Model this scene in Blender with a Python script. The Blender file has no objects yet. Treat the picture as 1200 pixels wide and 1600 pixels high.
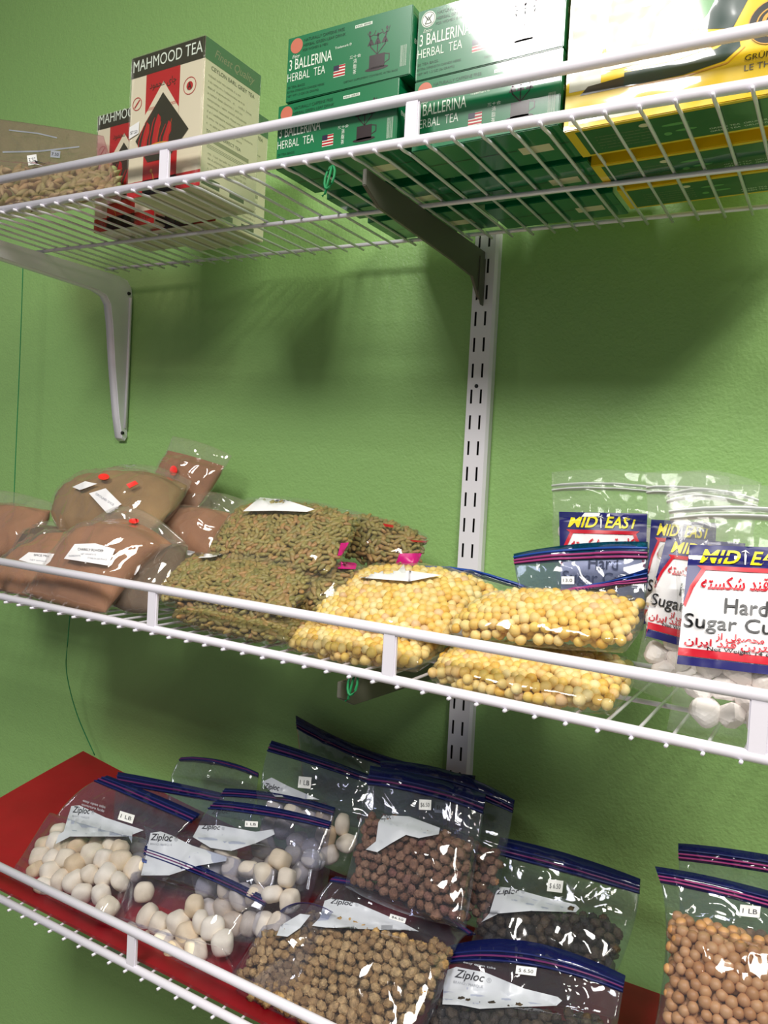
import bpy, bmesh, math, random
import numpy as np
from mathutils import Vector, Matrix, noise

# ------------------------------------------------------------------ camera, light, exposure
SC = bpy.context.scene
COL = SC.collection
FPX = 1237.1
CAM = np.array([0.9279, -0.8987, 1.4919])
CR = np.array([0.86068, 0.50652, 0.05144]); CU = np.array([-0.06236, 0.00462, 0.99804]); CW = np.array([-0.5052, 0.8623, -0.0355])
CW = CW/np.linalg.norm(CW); CR = CR-CW*(CR@CW); CR /= np.linalg.norm(CR); CU = np.cross(CR, CW)
cd = bpy.data.cameras.new('camera'); cam = bpy.data.objects.new('camera', cd); COL.objects.link(cam)
cd.sensor_fit = 'AUTO'; cd.sensor_width = 36.0; cd.lens = FPX/1600*36.0; cd.clip_start = 0.01
cam.matrix_world = Matrix(((CR[0], CU[0], -CW[0], CAM[0]), (CR[1], CU[1], -CW[1], CAM[1]), (CR[2], CU[2], -CW[2], CAM[2]), (0, 0, 0, 1)))
SC.camera = cam
SC.view_settings.view_transform = 'Standard'; SC.view_settings.look = 'None'
SC.view_settings.gamma = 1.0; SC.view_settings.use_curve_mapping = False
SC.view_settings.exposure = 0.27
SC.cycles.transparent_max_bounces = 48; SC.cycles.max_bounces = 10
SC.cycles.caustics_reflective = False; SC.cycles.caustics_refractive = False
wd = bpy.data.worlds.new('World'); SC.world = wd; wd.use_nodes = True
wd.node_tree.nodes['Background'].inputs[0].default_value = (0.86, 0.93, 1.0, 1)
wd.node_tree.nodes['Background'].inputs[1].default_value = 0.12

def area(name, loc, sx, sy, watts, col, target=None):
    l = bpy.data.lights.new(name, 'AREA'); l.shape = 'RECTANGLE'; l.size = sx; l.size_y = sy; l.energy = watts; l.color = col
    o = bpy.data.objects.new(name, l); COL.objects.link(o); o.location = loc
    if target is not None:
        o.rotation_euler = (Vector(target)-Vector(loc)).to_track_quat('-Z', 'Y').to_euler()
    return o
area('ceiling_lamp', (0.24, -1.72, 2.74), 0.56, 0.68, 34, (1.0, 0.97, 0.93))
area('ceiling_lamp', (1.65, -1.30, 2.74), 0.50, 1.2, 48, (1.0, 0.95, 0.86))

# ------------------------------------------------------------------ helpers
def ray(px, py): return CW+CR*((px-600)/FPX)-CU*((py-800)/FPX)
def aty(px, py, Y):
    d = ray(px, py); return CAM+d*((Y-CAM[1])/d[1])
def project(P):
    d = np.asarray(P)-CAM; z = d@CW
    return np.stack([600+FPX*(d@CR)/z, 800-FPX*(d@CU)/z], -1)
def rgb(h):
    h = h.lstrip('#'); v = [int(h[i:i+2], 16)/255 for i in (0, 2, 4)]
    return tuple(((c+0.055)/1.055)**2.4 if c > 0.04045 else c/12.92 for c in v)+(1,)

def newmat(name):
    m = bpy.data.materials.new(name); m.use_nodes = True
    nt = m.node_tree; nt.nodes.clear(); out = nt.nodes.new('ShaderNodeOutputMaterial')
    return m, nt, out
def mat(name, col, rough=0.5, metal=0.0, bump=0.0, bscale=100.0, vary=0.0, vscale=20.0, coat=0.0, coatr=0.1, spec=0.5, tint=None, bdist=0.001, detail=3.0, sub=0.0):
    m, nt, out = newmat(name); L = nt.links.new
    p = nt.nodes.new('ShaderNodeBsdfPrincipled'); L(p.outputs[0], out.inputs[0])
    c = rgb(col) if isinstance(col, str) else col
    p.inputs['Base Color'].default_value = c; p.inputs['Roughness'].default_value = rough; p.inputs['Metallic'].default_value = metal
    p.inputs['Coat Weight'].default_value = coat; p.inputs['Coat Roughness'].default_value = coatr; p.inputs['Coat IOR'].default_value = 1.5+0.1*(coat > 0.8); p.inputs['Specular IOR Level'].default_value = spec
    if sub:
        p.inputs['Subsurface Weight'].default_value = sub; p.inputs['Subsurface Scale'].default_value = 0.004
    tc = nt.nodes.new('ShaderNodeTexCoord')
    src = None
    if tint:
        a = nt.nodes.new('ShaderNodeAttribute'); a.attribute_name = 'tint'
        r = nt.nodes.new('ShaderNodeValToRGB'); L(a.outputs['Fac'], r.inputs[0])
        el = r.color_ramp.elements
        while len(el) < len(tint): el.new(0.5)
        for i, t in enumerate(tint):
            el[i].position = i/(len(tint)-1); el[i].color = rgb(t)
        src = r.outputs[0]; L(src, p.inputs['Base Color'])
    if vary:
        n = nt.nodes.new('ShaderNodeTexNoise'); n.inputs['Scale'].default_value = vscale; n.inputs['Detail'].default_value = 4
        L(tc.outputs['Object'], n.inputs['Vector'])
        mr = nt.nodes.new('ShaderNodeMapRange'); mr.inputs[1].default_value = 0.3; mr.inputs[2].default_value = 0.7
        mr.inputs[3].default_value = 1-vary; mr.inputs[4].default_value = 1+vary; L(n.outputs['Fac'], mr.inputs[0])
        mx = nt.nodes.new('ShaderNodeVectorMath'); mx.operation = 'SCALE'
        if src is not None: L(src, mx.inputs[0])
        else: mx.inputs[0].default_value = c[:3]
        L(mr.outputs[0], mx.inputs['Scale']); L(mx.outputs[0], p.inputs['Base Color'])
    if bump:
        n2 = nt.nodes.new('ShaderNodeTexNoise'); n2.inputs['Scale'].default_value = bscale; n2.inputs['Detail'].default_value = detail
        L(tc.outputs['Object'], n2.inputs['Vector'])
        b = nt.nodes.new('ShaderNodeBump'); b.inputs['Strength'].default_value = bump; b.inputs['Distance'].default_value = bdist
        L(n2.outputs['Fac'], b.inputs['Height']); L(b.outputs[0], p.inputs['Normal'])
        if coat: L(b.outputs[0], p.inputs['Coat Normal'])
    return m
def film(name, tintc='#ffffff', haze=0.04, hazec='#ffffff', rough=0.06, bump=0.35, bscale=26.0, boost=1.0, tr=0.97):
    # thin clear plastic: transparent, a fresnel reflection and a little milky scatter
    m, nt, out = newmat(name); L = nt.links.new; N = nt.nodes.new
    t = N('ShaderNodeBsdfTransparent'); c = rgb(tintc); t.inputs[0].default_value = (c[0]*tr, c[1]*tr, c[2]*tr, 1)
    d = N('ShaderNodeBsdfDiffuse'); d.inputs[0].default_value = rgb(hazec)
    tl = N('ShaderNodeBsdfTranslucent'); tl.inputs[0].default_value = rgb(hazec)
    md = N('ShaderNodeMixShader'); md.inputs[0].default_value = 0.35; L(d.outputs[0], md.inputs[1]); L(tl.outputs[0], md.inputs[2])
    g = N('ShaderNodeBsdfGlossy'); g.inputs['Roughness'].default_value = rough; g.inputs[0].default_value = (1, 1, 1, 1)
    tc = N('ShaderNodeTexCoord'); mp = N('ShaderNodeMapping'); mp.inputs['Scale'].default_value = (1, 1, 0.55); L(tc.outputs['Object'], mp.inputs[0])
    n = N('ShaderNodeTexNoise'); n.inputs['Scale'].default_value = bscale; n.inputs['Detail'].default_value = 2.5; n.inputs['Distortion'].default_value = 0.6; L(mp.outputs[0], n.inputs['Vector'])
    b = N('ShaderNodeBump'); b.inputs['Strength'].default_value = bump; b.inputs['Distance'].default_value = 0.012; L(n.outputs['Fac'], b.inputs['Height'])
    L(b.outputs[0], g.inputs['Normal'])
    fr = N('ShaderNodeLayerWeight'); fr.inputs['Blend'].default_value = 0.5; L(b.outputs[0], fr.inputs['Normal'])
    pw = N('ShaderNodeMath'); pw.operation = 'POWER'; pw.inputs[1].default_value = 4.0; L(fr.outputs['Facing'], pw.inputs[0])
    mu = N('ShaderNodeMath'); mu.operation = 'MULTIPLY_ADD'; mu.inputs[1].default_value = 0.55*boost; mu.inputs[2].default_value = 0.055*boost; mu.use_clamp = True; L(pw.outputs[0], mu.inputs[0])
    m1 = N('ShaderNodeMixShader'); m1.inputs[0].default_value = haze; L(t.outputs[0], m1.inputs[1]); L(md.outputs[0], m1.inputs[2])
    m2 = N('ShaderNodeMixShader'); L(mu.outputs[0], m2.inputs[0]); L(m1.outputs[0], m2.inputs[1]); L(g.outputs[0], m2.inputs[2])
    L(m2.outputs[0], out.inputs[0])
    return m

def mesh_obj(name, verts, faces, material, parent=None, smooth=False, loc=None):
    me = bpy.data.meshes.new(name)
    vs = [tuple(v) for v in verts]
    if loc is not None: vs = [(v[0]-loc[0], v[1]-loc[1], v[2]-loc[2]) for v in vs]
    me.from_pydata(vs, [], faces); me.materials.append(material)
    if smooth: me.polygons.foreach_set('use_smooth', [True]*len(me.polygons))
    me.update()
    o = bpy.data.objects.new(name, me); COL.objects.link(o)
    if parent is not None: o.parent = parent
    elif loc is not None: o.location = loc
    return o
def bm_obj(name, bm, material, parent=None, smooth=False, loc=None):
    me = bpy.data.meshes.new(name)
    if loc is not None: bmesh.ops.translate(bm, verts=bm.verts, vec=-Vector(loc))
    bmesh.ops.recalc_face_normals(bm, faces=bm.faces)
    bm.to_mesh(me); bm.free(); me.materials.append(material)
    if smooth: me.polygons.foreach_set('use_smooth', [True]*len(me.polygons))
    o = bpy.data.objects.new(name, me); COL.objects.link(o)
    if parent is not None: o.parent = parent
    elif loc is not None: o.location = loc
    return o
def tag(o, label=None, cat=None, group=None, kind=None):
    if label: o['label'] = label
    if cat: o['category'] = cat
    if group: o['group'] = group
    if kind: o['kind'] = kind
    return o
def thing(name, loc, label, cat, group=None, rz=0.0):
    o = bpy.data.objects.new(name, None); COL.objects.link(o); o.location = loc; o.rotation_euler = (0, 0, rz); o.empty_display_size = 0.02
    return tag(o, label, cat, group)
def box_bm(x0, x1, y0, y1, z0, z1, bev=0.0, bm=None):
    bm2 = bmesh.new(); bmesh.ops.create_cube(bm2, size=1)
    for v in bm2.verts: v.co = Vector(((x0+x1)/2+v.co.x*(x1-x0), (y0+y1)/2+v.co.y*(y1-y0), (z0+z1)/2+v.co.z*(z1-z0)))
    if bev: bmesh.ops.bevel(bm2, geom=bm2.edges[:], offset=bev, segments=2, affect='EDGES')
    if bm is None: return bm2
    me = bpy.data.meshes.new('t'); bm2.to_mesh(me); bm2.free(); bm.from_mesh(me); bpy.data.meshes.remove(me); return bm
def tube(pts, r, seg=10, cap=True):
    V = []; F = []; pts = [Vector(p) for p in pts]
    for i, p in enumerate(pts):
        t = (pts[min(i+1, len(pts)-1)]-pts[max(i-1, 0)]).normalized()
        a = t.cross(Vector((0.13, 0.21, 1)) if abs(t.z) < 0.9 else Vector((1, 0.1, 0))).normalized(); b = t.cross(a)
        for k in range(seg):
            an = 2*math.pi*k/seg; V.append(p+(a*math.cos(an)+b*math.sin(an))*r)
    for i in range(len(pts)-1):
        for k in range(seg):
            k2 = (k+1) % seg; F.append((i*seg+k, i*seg+k2, (i+1)*seg+k2, (i+1)*seg+k))
    if cap:
        F.append(tuple(range(seg))[::-1]); F.append(tuple((len(pts)-1)*seg+k for k in range(seg)))
    return V, F

_tc = {}
def text2d(s, bold=0.0, shear=0.0):
    # flat outline of a piece of writing: points (n,2) starting at x=0, faces
    key = (s, bold, shear)
    if key not in _tc:
        c = bpy.data.curves.new('t', 'FONT'); c.body = s; c.offset = bold; c.resolution_u = 3; c.shear = shear
        o = bpy.data.objects.new('t', c); me = bpy.data.meshes.new_from_object(o)
        P = np.array([v.co[:2] for v in me.vertices]) if len(me.vertices) else np.zeros((0, 2))
        bm = bmesh.new(); bm.from_mesh(me)
        if len(P):
            bmesh.ops.triangulate(bm, faces=bm.faces[:]); x0_, x1_ = P[:, 0].min(), P[:, 0].max(); k = x0_+0.22
            while k < x1_:
                bmesh.ops.bisect_plane(bm, geom=bm.verts[:]+bm.edges[:]+bm.faces[:], plane_co=(k, 0, 0), plane_no=(1, 0, 0)); k += 0.22
            for k in (0.18, 0.36, 0.54): bmesh.ops.bisect_plane(bm, geom=bm.verts[:]+bm.edges[:]+bm.faces[:], plane_co=(0, k, 0), plane_no=(0, 1, 0))
        bm.verts.index_update(); P = np.array([v.co[:2] for v in bm.verts]) if len(bm.verts) else P
        F = [tuple(v.index for v in f.verts) for f in bm.faces]; bm.free()
        bpy.data.objects.remove(o); bpy.data.curves.remove(c); bpy.data.meshes.remove(me)
        if len(P):
            x0, x1 = P[:, 0].min(), P[:, 0].max(); P = P-np.array([x0, 0]); P = P/0.70
            P[:, 0] /= (x1-x0)/0.70      # x in 0..1, cap height 1
            _tc[key] = (P, F, (x1-x0)/0.70)
        else: _tc[key] = (P, F, 1.0)
    return _tc[key]
def poly2d(polys, step=None):
    bm = bmesh.new()
    for pl in polys:
        vs = [bm.verts.new((p[0], p[1], 0)) for p in pl]
        bm.faces.new(vs)
    bmesh.ops.triangulate(bm, faces=bm.faces[:])
    if step:
        xs = [v.co.x for v in bm.verts]; ys = [v.co.y for v in bm.verts]
        for ax, lo, hi in ((0, min(xs), max(xs)), (1, min(ys), max(ys))):
            k = lo+step
            while k < hi:
                co = [0, 0, 0]; no = [0, 0, 0]; co[ax] = k; no[ax] = 1
                bmesh.ops.bisect_plane(bm, geom=bm.verts[:]+bm.edges[:]+bm.faces[:], plane_co=co, plane_no=no); k += step
    P = np.array([v.co[:2] for v in bm.verts]); bm.verts.index_update()
    F = [tuple(v.index for v in f.verts) for f in bm.faces]; bm.free()
    return P, F
def circle(cx, cy, rx, ry=None, n=28, a0=0, a1=2*math.pi):
    ry = rx if ry is None else ry
    return [(cx+rx*math.cos(a0+(a1-a0)*i/n), cy+ry*math.sin(a0+(a1-a0)*i/n)) for i in range(n)]
def ring_polys(cx, cy, r0, r1, n=28):
    P = []
    for i in range(n):
        a, b = 2*math.pi*i/n, 2*math.pi*(i+1)/n
        P.append([(cx+r0*math.cos(a), cy+r0*math.sin(a)), (cx+r1*math.cos(a), cy+r1*math.sin(a)), (cx+r1*math.cos(b), cy+r1*math.sin(b)), (cx+r0*math.cos(b), cy+r0*math.sin(b))])
    return P
def rect(x0, y0, x1, y1): return [(x0, y0), (x1, y0), (x1, y1), (x0, y1)]
def stroke(pts, w):
    L_, R_ = [], []
    for i, p in enumerate(pts):
        a = np.array(pts[max(i-1, 0)]); b = np.array(pts[min(i+1, len(pts)-1)]); t = (b-a)/max(np.linalg.norm(b-a), 1e-9); n = np.array([-t[1], t[0]])
        ww = w*(math.sin(math.pi*(i+0.6)/(len(pts)+0.2))**0.5)/2
        L_.append(tuple(np.array(p)+n*ww)); R_.append(tuple(np.array(p)-n*ww))
    return [[L_[i], L_[i+1], R_[i+1], R_[i]] for i in range(len(pts)-1)]

ARAB = {'ک': (0xFB8E, 4), 'ل': (0xFEDD, 4), 'ه': (0xFEE9, 4), 'ق': (0xFED5, 4), 'ن': (0xFEE5, 4), 'د': (0xFEA9, 2), 'ش': (0xFEB5, 4), 'س': (0xFEB1, 4),
        'ت': (0xFE95, 4), 'م': (0xFEE1, 4), 'ح': (0xFEA1, 4), 'ص': (0xFEB9, 4), 'و': (0xFEED, 2), 'ی': (0xFBFC, 4), 'ا': (0xFE8D, 2), 'ز': (0xFEAF, 2),
        'ر': (0xFEAD, 2), 'غ': (0xFECD, 4), 'ب': (0xFE8F, 4), 'خ': (0xFEA5, 4), 'ض': (0xFEBD, 4), 'چ': (0xFB7A, 4), 'ي': (0xFEF1, 4), 'ة': (0xFE93, 2)}
def arabic(s):
    out = []
    for i, ch in enumerate(s):
        if ch not in ARAB: out.append(ch); continue
        pv = i > 0 and s[i-1] in ARAB and ARAB[s[i-1]][1] == 4
        nx = i < len(s)-1 and s[i+1] in ARAB and ARAB[ch][1] == 4
        b = ARAB[ch][0]; out.append(chr(b+(3 if pv and nx else 2 if nx else 1 if pv else 0)))
    return ''.join(reversed(out))

# ------------------------------------------------------------------ materials
M = {}
def wall_material():
    m, nt, out = newmat('green_wall_paint'); L = nt.links.new; N = nt.nodes.new
    p = N('ShaderNodeBsdfPrincipled'); L(p.outputs[0], out.inputs[0]); p.inputs['Base Color'].default_value = rgb('#92bb72'); p.inputs['Roughness'].default_value = 0.42
    p.inputs['Specular IOR Level'].default_value = 0.4
    tc = N('ShaderNodeTexCoord'); a = N('ShaderNodeTexNoise'); a.inputs['Scale'].default_value = 260; a.inputs['Detail'].default_value = 3; L(tc.outputs['Object'], a.inputs['Vector'])
    c = N('ShaderNodeTexNoise'); c.inputs['Scale'].default_value = 70; c.inputs['Detail'].default_value = 2; L(tc.outputs['Object'], c.inputs['Vector'])
    ad = N('ShaderNodeMath'); ad.operation = 'ADD'; L(a.outputs['Fac'], ad.inputs[0]); L(c.outputs['Fac'], ad.inputs[1])
    b = N('ShaderNodeBump'); b.inputs['Strength'].default_value = 0.55; b.inputs['Distance'].default_value = 0.0016; L(ad.outputs[0], b.inputs['Height']); L(b.outputs[0], p.inputs['Normal'])
    return m
M['wall'] = wall_material()
M['white'] = mat('white_epoxy_coating', '#e6e2ee', 0.32, coat=0.3, bump=0.05, bscale=300)
M['whitemetal'] = mat('white_painted_steel', '#eae8f0', 0.38, bump=0.05, bscale=200)
M['greysteel'] = mat('grey_steel', '#5c5b52', 0.5, bump=0.05, bscale=200)
M['black'] = mat('black', '#101012', 0.5)
M['redboard'] = mat('red_painted_board', '#8f0a1b', 0.4, bump=0.1, bscale=80, vary=0.12, vscale=14)
M['string'] = mat('green_string', '#12804a', 0.6)
M['ceiling'] = mat('ceiling_white', '#d8d8d2', 0.9); M['floor'] = mat('floor_beige', '#9a9488', 0.7)
def carton(name, col, **k): return mat(name, col, 0.28, coat=1.0, coatr=0.07, bump=0.035, bscale=9, bdist=0.01, detail=1.5, **k)
M['bgreen'] = carton('green_printed_carton', '#0b7044'); M['bgreen2'] = carton('dark_green_print', '#064027'); M['bwhite'] = carton('white_print', '#e4eee0')
M['bcoral'] = carton('coral_round_sticker', '#c8705a'); M['bred'] = carton('red_print', '#b01522'); M['bblack'] = carton('black_print', '#1c1a16')
M['bnavy'] = carton('navy_print', '#251a3c'); M['bmaroon'] = carton('maroon_print', '#2a1a20')
M['cream'] = carton('cream_carton', '#e3d9bf'); M['brown'] = carton('brown_black_print', '#2e2a1c'); M['fred'] = carton('red_carton_print', '#b8141c')
M['orange'] = carton('orange_print', '#c04a26'); M['gold'] = carton('gold_print', '#d9a03c'); M['greytext'] = carton('grey_small_print', '#8f8a72'); M['mgreen'] = carton('deep_green_print', '#14603c')
M['yellow'] = mat('yellow_carton', '#ecc81c', 0.3, coat=1.0, coatr=0.06, bump=0.35, bscale=16, bdist=0.012, detail=2)
M['ygreen'] = mat('green_carton_panel', '#0f5a2e', 0.3, coat=1.0, coatr=0.06, bump=0.3, bscale=16, bdist=0.01, detail=2)
M['ydark'] = mat('dark_teal_print', '#12352e', 0.3, coat=1.0, coatr=0.06, bump=0.35, bscale=16, bdist=0.012, detail=2)
M['ypale'] = mat('pale_silver_print', '#d6d8cc', 0.3, coat=1.0, coatr=0.06, bump=0.5, bscale=22, bdist=0.012, detail=2)
M['yltgreen'] = mat('leaf_green_print', '#5fa05c', 0.3, coat=1.0, coatr=0.06)
M['wrap'] = film('shrink_wrap', haze=0.01, bump=0.5, bscale=14, rough=0.05)
M['film'] = film('clear_bag_film', haze=0.03, bump=0.6, bscale=22, boost=0.8)
M['filmclear'] = film('clear_standing_bag_film', haze=0.07, bump=0.3, bscale=16, boost=0.25)
M['bluehaze'] = film('blue_grey_bag_film', tintc='#dfe4f6', haze=0.16, hazec='#9aa6d0', bump=0.4, boost=0.6)
M['filmsoft'] = film('soft_powder_bag_film', haze=0.09, hazec='#ffeede', bump=0.85, bscale=15, boost=1.25)
M['pinkfilm'] = film('pinkish_bag_film', tintc='#f6e6ea', haze=0.10, hazec='#ffc4d0', bump=0.5, bscale=16)
M['zfilm'] = film('freezer_bag_film', tintc='#f0f2fb', haze=0.032, hazec='#e8ecff', bump=0.5, bscale=18)
M['bluefilm'] = film('blue_tinted_film', tintc='#5878b8', haze=0.16, hazec='#2a4c9c', bump=0.15, boost=0.7)
M['navyfilm'] = film('navy_tinted_film', tintc='#4a58a0', haze=0.42, hazec='#26307c', bump=0.15, boost=0.7)
M['tealfilm'] = film('teal_tinted_film', tintc='#4fa0b0', haze=0.30, hazec='#1a6a88', bump=0.15, boost=0.7)
M['navy'] = mat('navy_zip_track', '#1c2560', 0.3); M['blue'] = mat('blue_zip_track', '#1d4aa0', 0.3); M['purple'] = mat('purple_zip_track', '#6b2a62', 0.3); M['magenta'] = mat('magenta_zip_track', '#a03a78', 0.3)
M['clearzip'] = mat('clear_zip_track', '#d8dcdc', 0.25)
M['pinkplastic'] = mat('hot_pink_pull_tab', '#c8147c', 0.3)
M['patch'] = mat('white_write_on_patch', '#c2c6d0', 0.35, spec=0.6); M['ink'] = mat('dark_grey_ink', '#33343c', 0.5); M['inksoft'] = mat('light_grey_ink', '#9498a2', 0.5)
M['sticker'] = mat('white_price_sticker', '#f2f2f2', 0.4); M['redtag'] = mat('red_price_dot', '#f0322c', 0.45)
M['powder'] = mat('reddish_brown_powder', '#98684a', 0.9, bump=0.25, bscale=500, vary=0.16, vscale=26)
M['powder2'] = mat('olive_brown_powder', '#8f7048', 0.9, bump=0.25, bscale=500, vary=0.16, vscale=26)
M['powder3'] = mat('dark_brown_powder', '#5a4838', 0.9, bump=0.25, bscale=500, vary=0.16, vscale=26)
M['pea'] = mat('yellow_chickpea', '#e0b85a', 0.5, tint=['#e0b24c', '#e8c878', '#f0dca0', '#ecc858', '#e4bf90'], vary=0.1, vscale=90, sub=0.0)
M['tanpea'] = mat('tan_roasted_chickpea', '#c68a52', 0.5, tint=['#b07c4c', '#c08e5c', '#cc9c6c', '#b88252'], vary=0.1, vscale=90)
M['raisin'] = mat('green_brown_raisin', '#8b8040', 0.5, tint=['#7c743e', '#8c8048', '#968048', '#a07a4c', '#8c7e46', '#94884e', '#9c804a'], vary=0.25, vscale=120, bump=0.4, bscale=260)
M['pod'] = mat('dried_green_pod', '#9a9a68', 0.6, tint=['#8a9a58', '#b4b884', '#a8a068', '#98a868'], vary=0.2, vscale=120, bump=0.4, bscale=260)
M['mulb'] = mat('dried_mulberry', '#9a7040', 0.75, tint=['#8c6a40', '#a88656', '#bc9c6c', '#987448'], vary=0.3, vscale=260, bump=0.8, bscale=420, bdist=0.0022)
M['redmulb'] = mat('reddish_dried_mulberry', '#7c5038', 0.75, tint=['#6c4632', '#845c44', '#987458', '#7c5044'], vary=0.3, vscale=260, bump=0.8, bscale=420, bdist=0.0022)
M['darkmulb'] = mat('black_dried_mulberry', '#2e261e', 0.7, tint=['#1c1814', '#332a20', '#4e3e2a', '#241e1a'], vary=0.3, vscale=260, bump=0.8, bscale=420, bdist=0.0022)
M['kashk'] = mat('cream_dried_yogurt', '#e4d2b4', 0.7, tint=['#dec49c', '#eadabc', '#f2e6d0', '#e2cca8', '#ecdfc8'], vary=0.07, vscale=60, bump=0.15, bscale=120)
M['sugar'] = mat('white_sugar', '#f2ecea', 0.5, tint=['#eee4e0', '#f8f4f2'], bump=0.15, bscale=300, sub=0.0)
M['lab_navy'] = mat('navy_label_print', '#1d1c66', 0.35); M['lab_red'] = mat('red_label_print', '#c8142c', 0.35); M['lab_yel'] = mat('yellow_label_print', '#f0e020', 0.35); M['lab_blk'] = mat('black_label_print', '#141418', 0.35)
M['lab_white'] = mat('white_label_paper', '#f0eef2', 0.3)

# ------------------------------------------------------------------ room
def struct(o): o['kind'] = 'structure'; return o
struct(bm_obj('wall_back', box_bm(-2.2, 3.2, 0.0, 0.1, 0.0, 2.8), M['wall']))
struct(bm_obj('floor', box_bm(-2.2, 3.2, -3.6, 0.1, -0.05, 0.0), M['floor']))
struct(bm_obj('ceiling', box_bm(-2.2, 3.2, -3.6, 0.1, 2.8, 2.85), M['ceiling']))

# ------------------------------------------------------------------ wire shelves
ZT = lambda x: 1.8008-0.0275*x
ZM = lambda x: 1.3227-0.0143*x
ZB = lambda x: 0.9517-0.011*x
def wire_shelf(zf, x0, d, lip, label, group, XA=-0.36):
    XB = 1.06
    root = thing('wire_shelf', (0.35, -0.17, zf(0.35)), label, 'shelf', group)
    lo = Vector((0.35, -0.17, zf(0.35)))
    def rod(name, y, dz, r):
        V, F = tube([(XA, y, zf(XA)+dz), (XB, y, zf(XB)+dz)], r, 16)
        return mesh_obj(name, V, F, M['white'], root, True, lo)
    rod('lip_rail', -d, lip, 0.0048); rod('front_rail', -d, 0.0035, 0.0044)
    rod('middle_rail', -0.165, -0.0036, 0.0024); rod('back_rail', -0.042, 0.0036, 0.0024)
    k0 = math.ceil((XA-x0)/0.0254)
    k = k0
    while x0+k*0.0254 < XB:
        x = x0+k*0.0254; z = zf(x)
        V, F = tube([(x, -d-0.0062, z-0.001), (x, -d+0.004, z-0.0015), (x, -d+0.02, z), (x, -0.033, z)], 0.0015, 8)
        mesh_obj('cross_wire', V, F, M['white'], root, True, lo); k += 1
    for xs in (-0.011, 0.286, 0.583, 0.883):
        bm = box_bm(xs-0.0068, xs+0.0068, -d-0.003, -d+0.002, zf(xs)+0.004, zf(xs)+lip-0.001, 0.0012)
        bm_obj('lip_strap', bm, M['white'], root, False, lo)
    return root
wire_shelf(ZT, 0.0146, 0.2953, 0.0405, 'white wire shelf holding the tea boxes at the top', 'white wire shelves', -0.105)
wire_shelf(ZM, 0.5941, 0.2863, 0.0475, 'white wire shelf in the middle holding powder, raisin, chickpea and sugar bags', 'white wire shelves')
wire_shelf(ZB, 0.1026, 0.2958, 0.043, 'white wire shelf at the bottom with a red board laid on it', 'white wire shelves', -0.138)

# slotted standard with real slots
def standard():
    xa, xb, yf, z0, z1 = 0.5175, 0.5475, -0.013, 0.62, 1.80
    root = thing('slotted_wall_standard', (0.5325, 0, z0), 'white slotted steel upright screwed to the green wall behind the shelves', 'shelf upright')
    lo = (0.5325, 0, z0)
    slots = [(0.5222, 0.5248), (0.5348, 0.5374)]; pitch = 0.0313; ph = 1.7599
    xs = sorted({xa, 0.5222, 0.5248, 0.5348, 0.5374, 0.5445, xb}); zs = [z0]
    k = math.ceil((z0-ph)/pitch)+1
    rows = []
    while ph+k*pitch+0.0085 < z1: rows.append((ph+k*pitch-0.0085, ph+k*pitch+0.0085)); k += 1
    for a, b in rows: zs += [a, b]
    zs.append(z1)
    V = []; F = []; T = 0.0016
    nz = len(zs); nx = len(xs)
    yy = [yf if x < 0.5446 else yf+0.0035 for x in xs]
    for x, y in zip(xs, yy):
        for z in zs: V.append((x, y, z))
    for i in range(nx-1):
        for j in range(nz-1):
            slot = any(abs(xs[i]-s[0]) < 1e-6 for s in slots) and any(abs(zs[j]-r[0]) < 1e-6 for r in rows)
            if not slot: F.append((i*nz+j, (i+1)*nz+j, (i+1)*nz+j+1, i*nz+j+1))
    b = len(V)
    V += [(xa, 0, z0), (xa, 0, z1), (xa, yf, z0), (xa, yf, z1), (xb, 0, z0), (xb, 0, z1), (xb, yy[-1], z0), (xb, yy[-1], z1)]
    F += [(b, b+1, b+3, b+2), (b+4, b+5, b+7, b+6)]
    mesh_obj('channel', V, F, M['whitemetal'], root, False, lo)
    bm_obj('slot_shade_strip', box_bm(xa+0.001, xb-0.001, -0.0035, -0.001, z0, z1), M['black'], root, False, lo)  # black strip stands in for the shade inside the slots
    for zc in (1.616, 1.0):
        bm = bmesh.new(); bmesh.ops.create_cone(bm, cap_ends=True, segments=16, radius1=0.0024, radius2=0.0024, depth=0.0008, matrix=Matrix.Translation((0.5298, yf-0.0003, zc))@Matrix.Rotation(math.pi/2, 4, 'X'))
        bm_obj('screw', bm, M['black'], root, False, lo)
standard()

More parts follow.
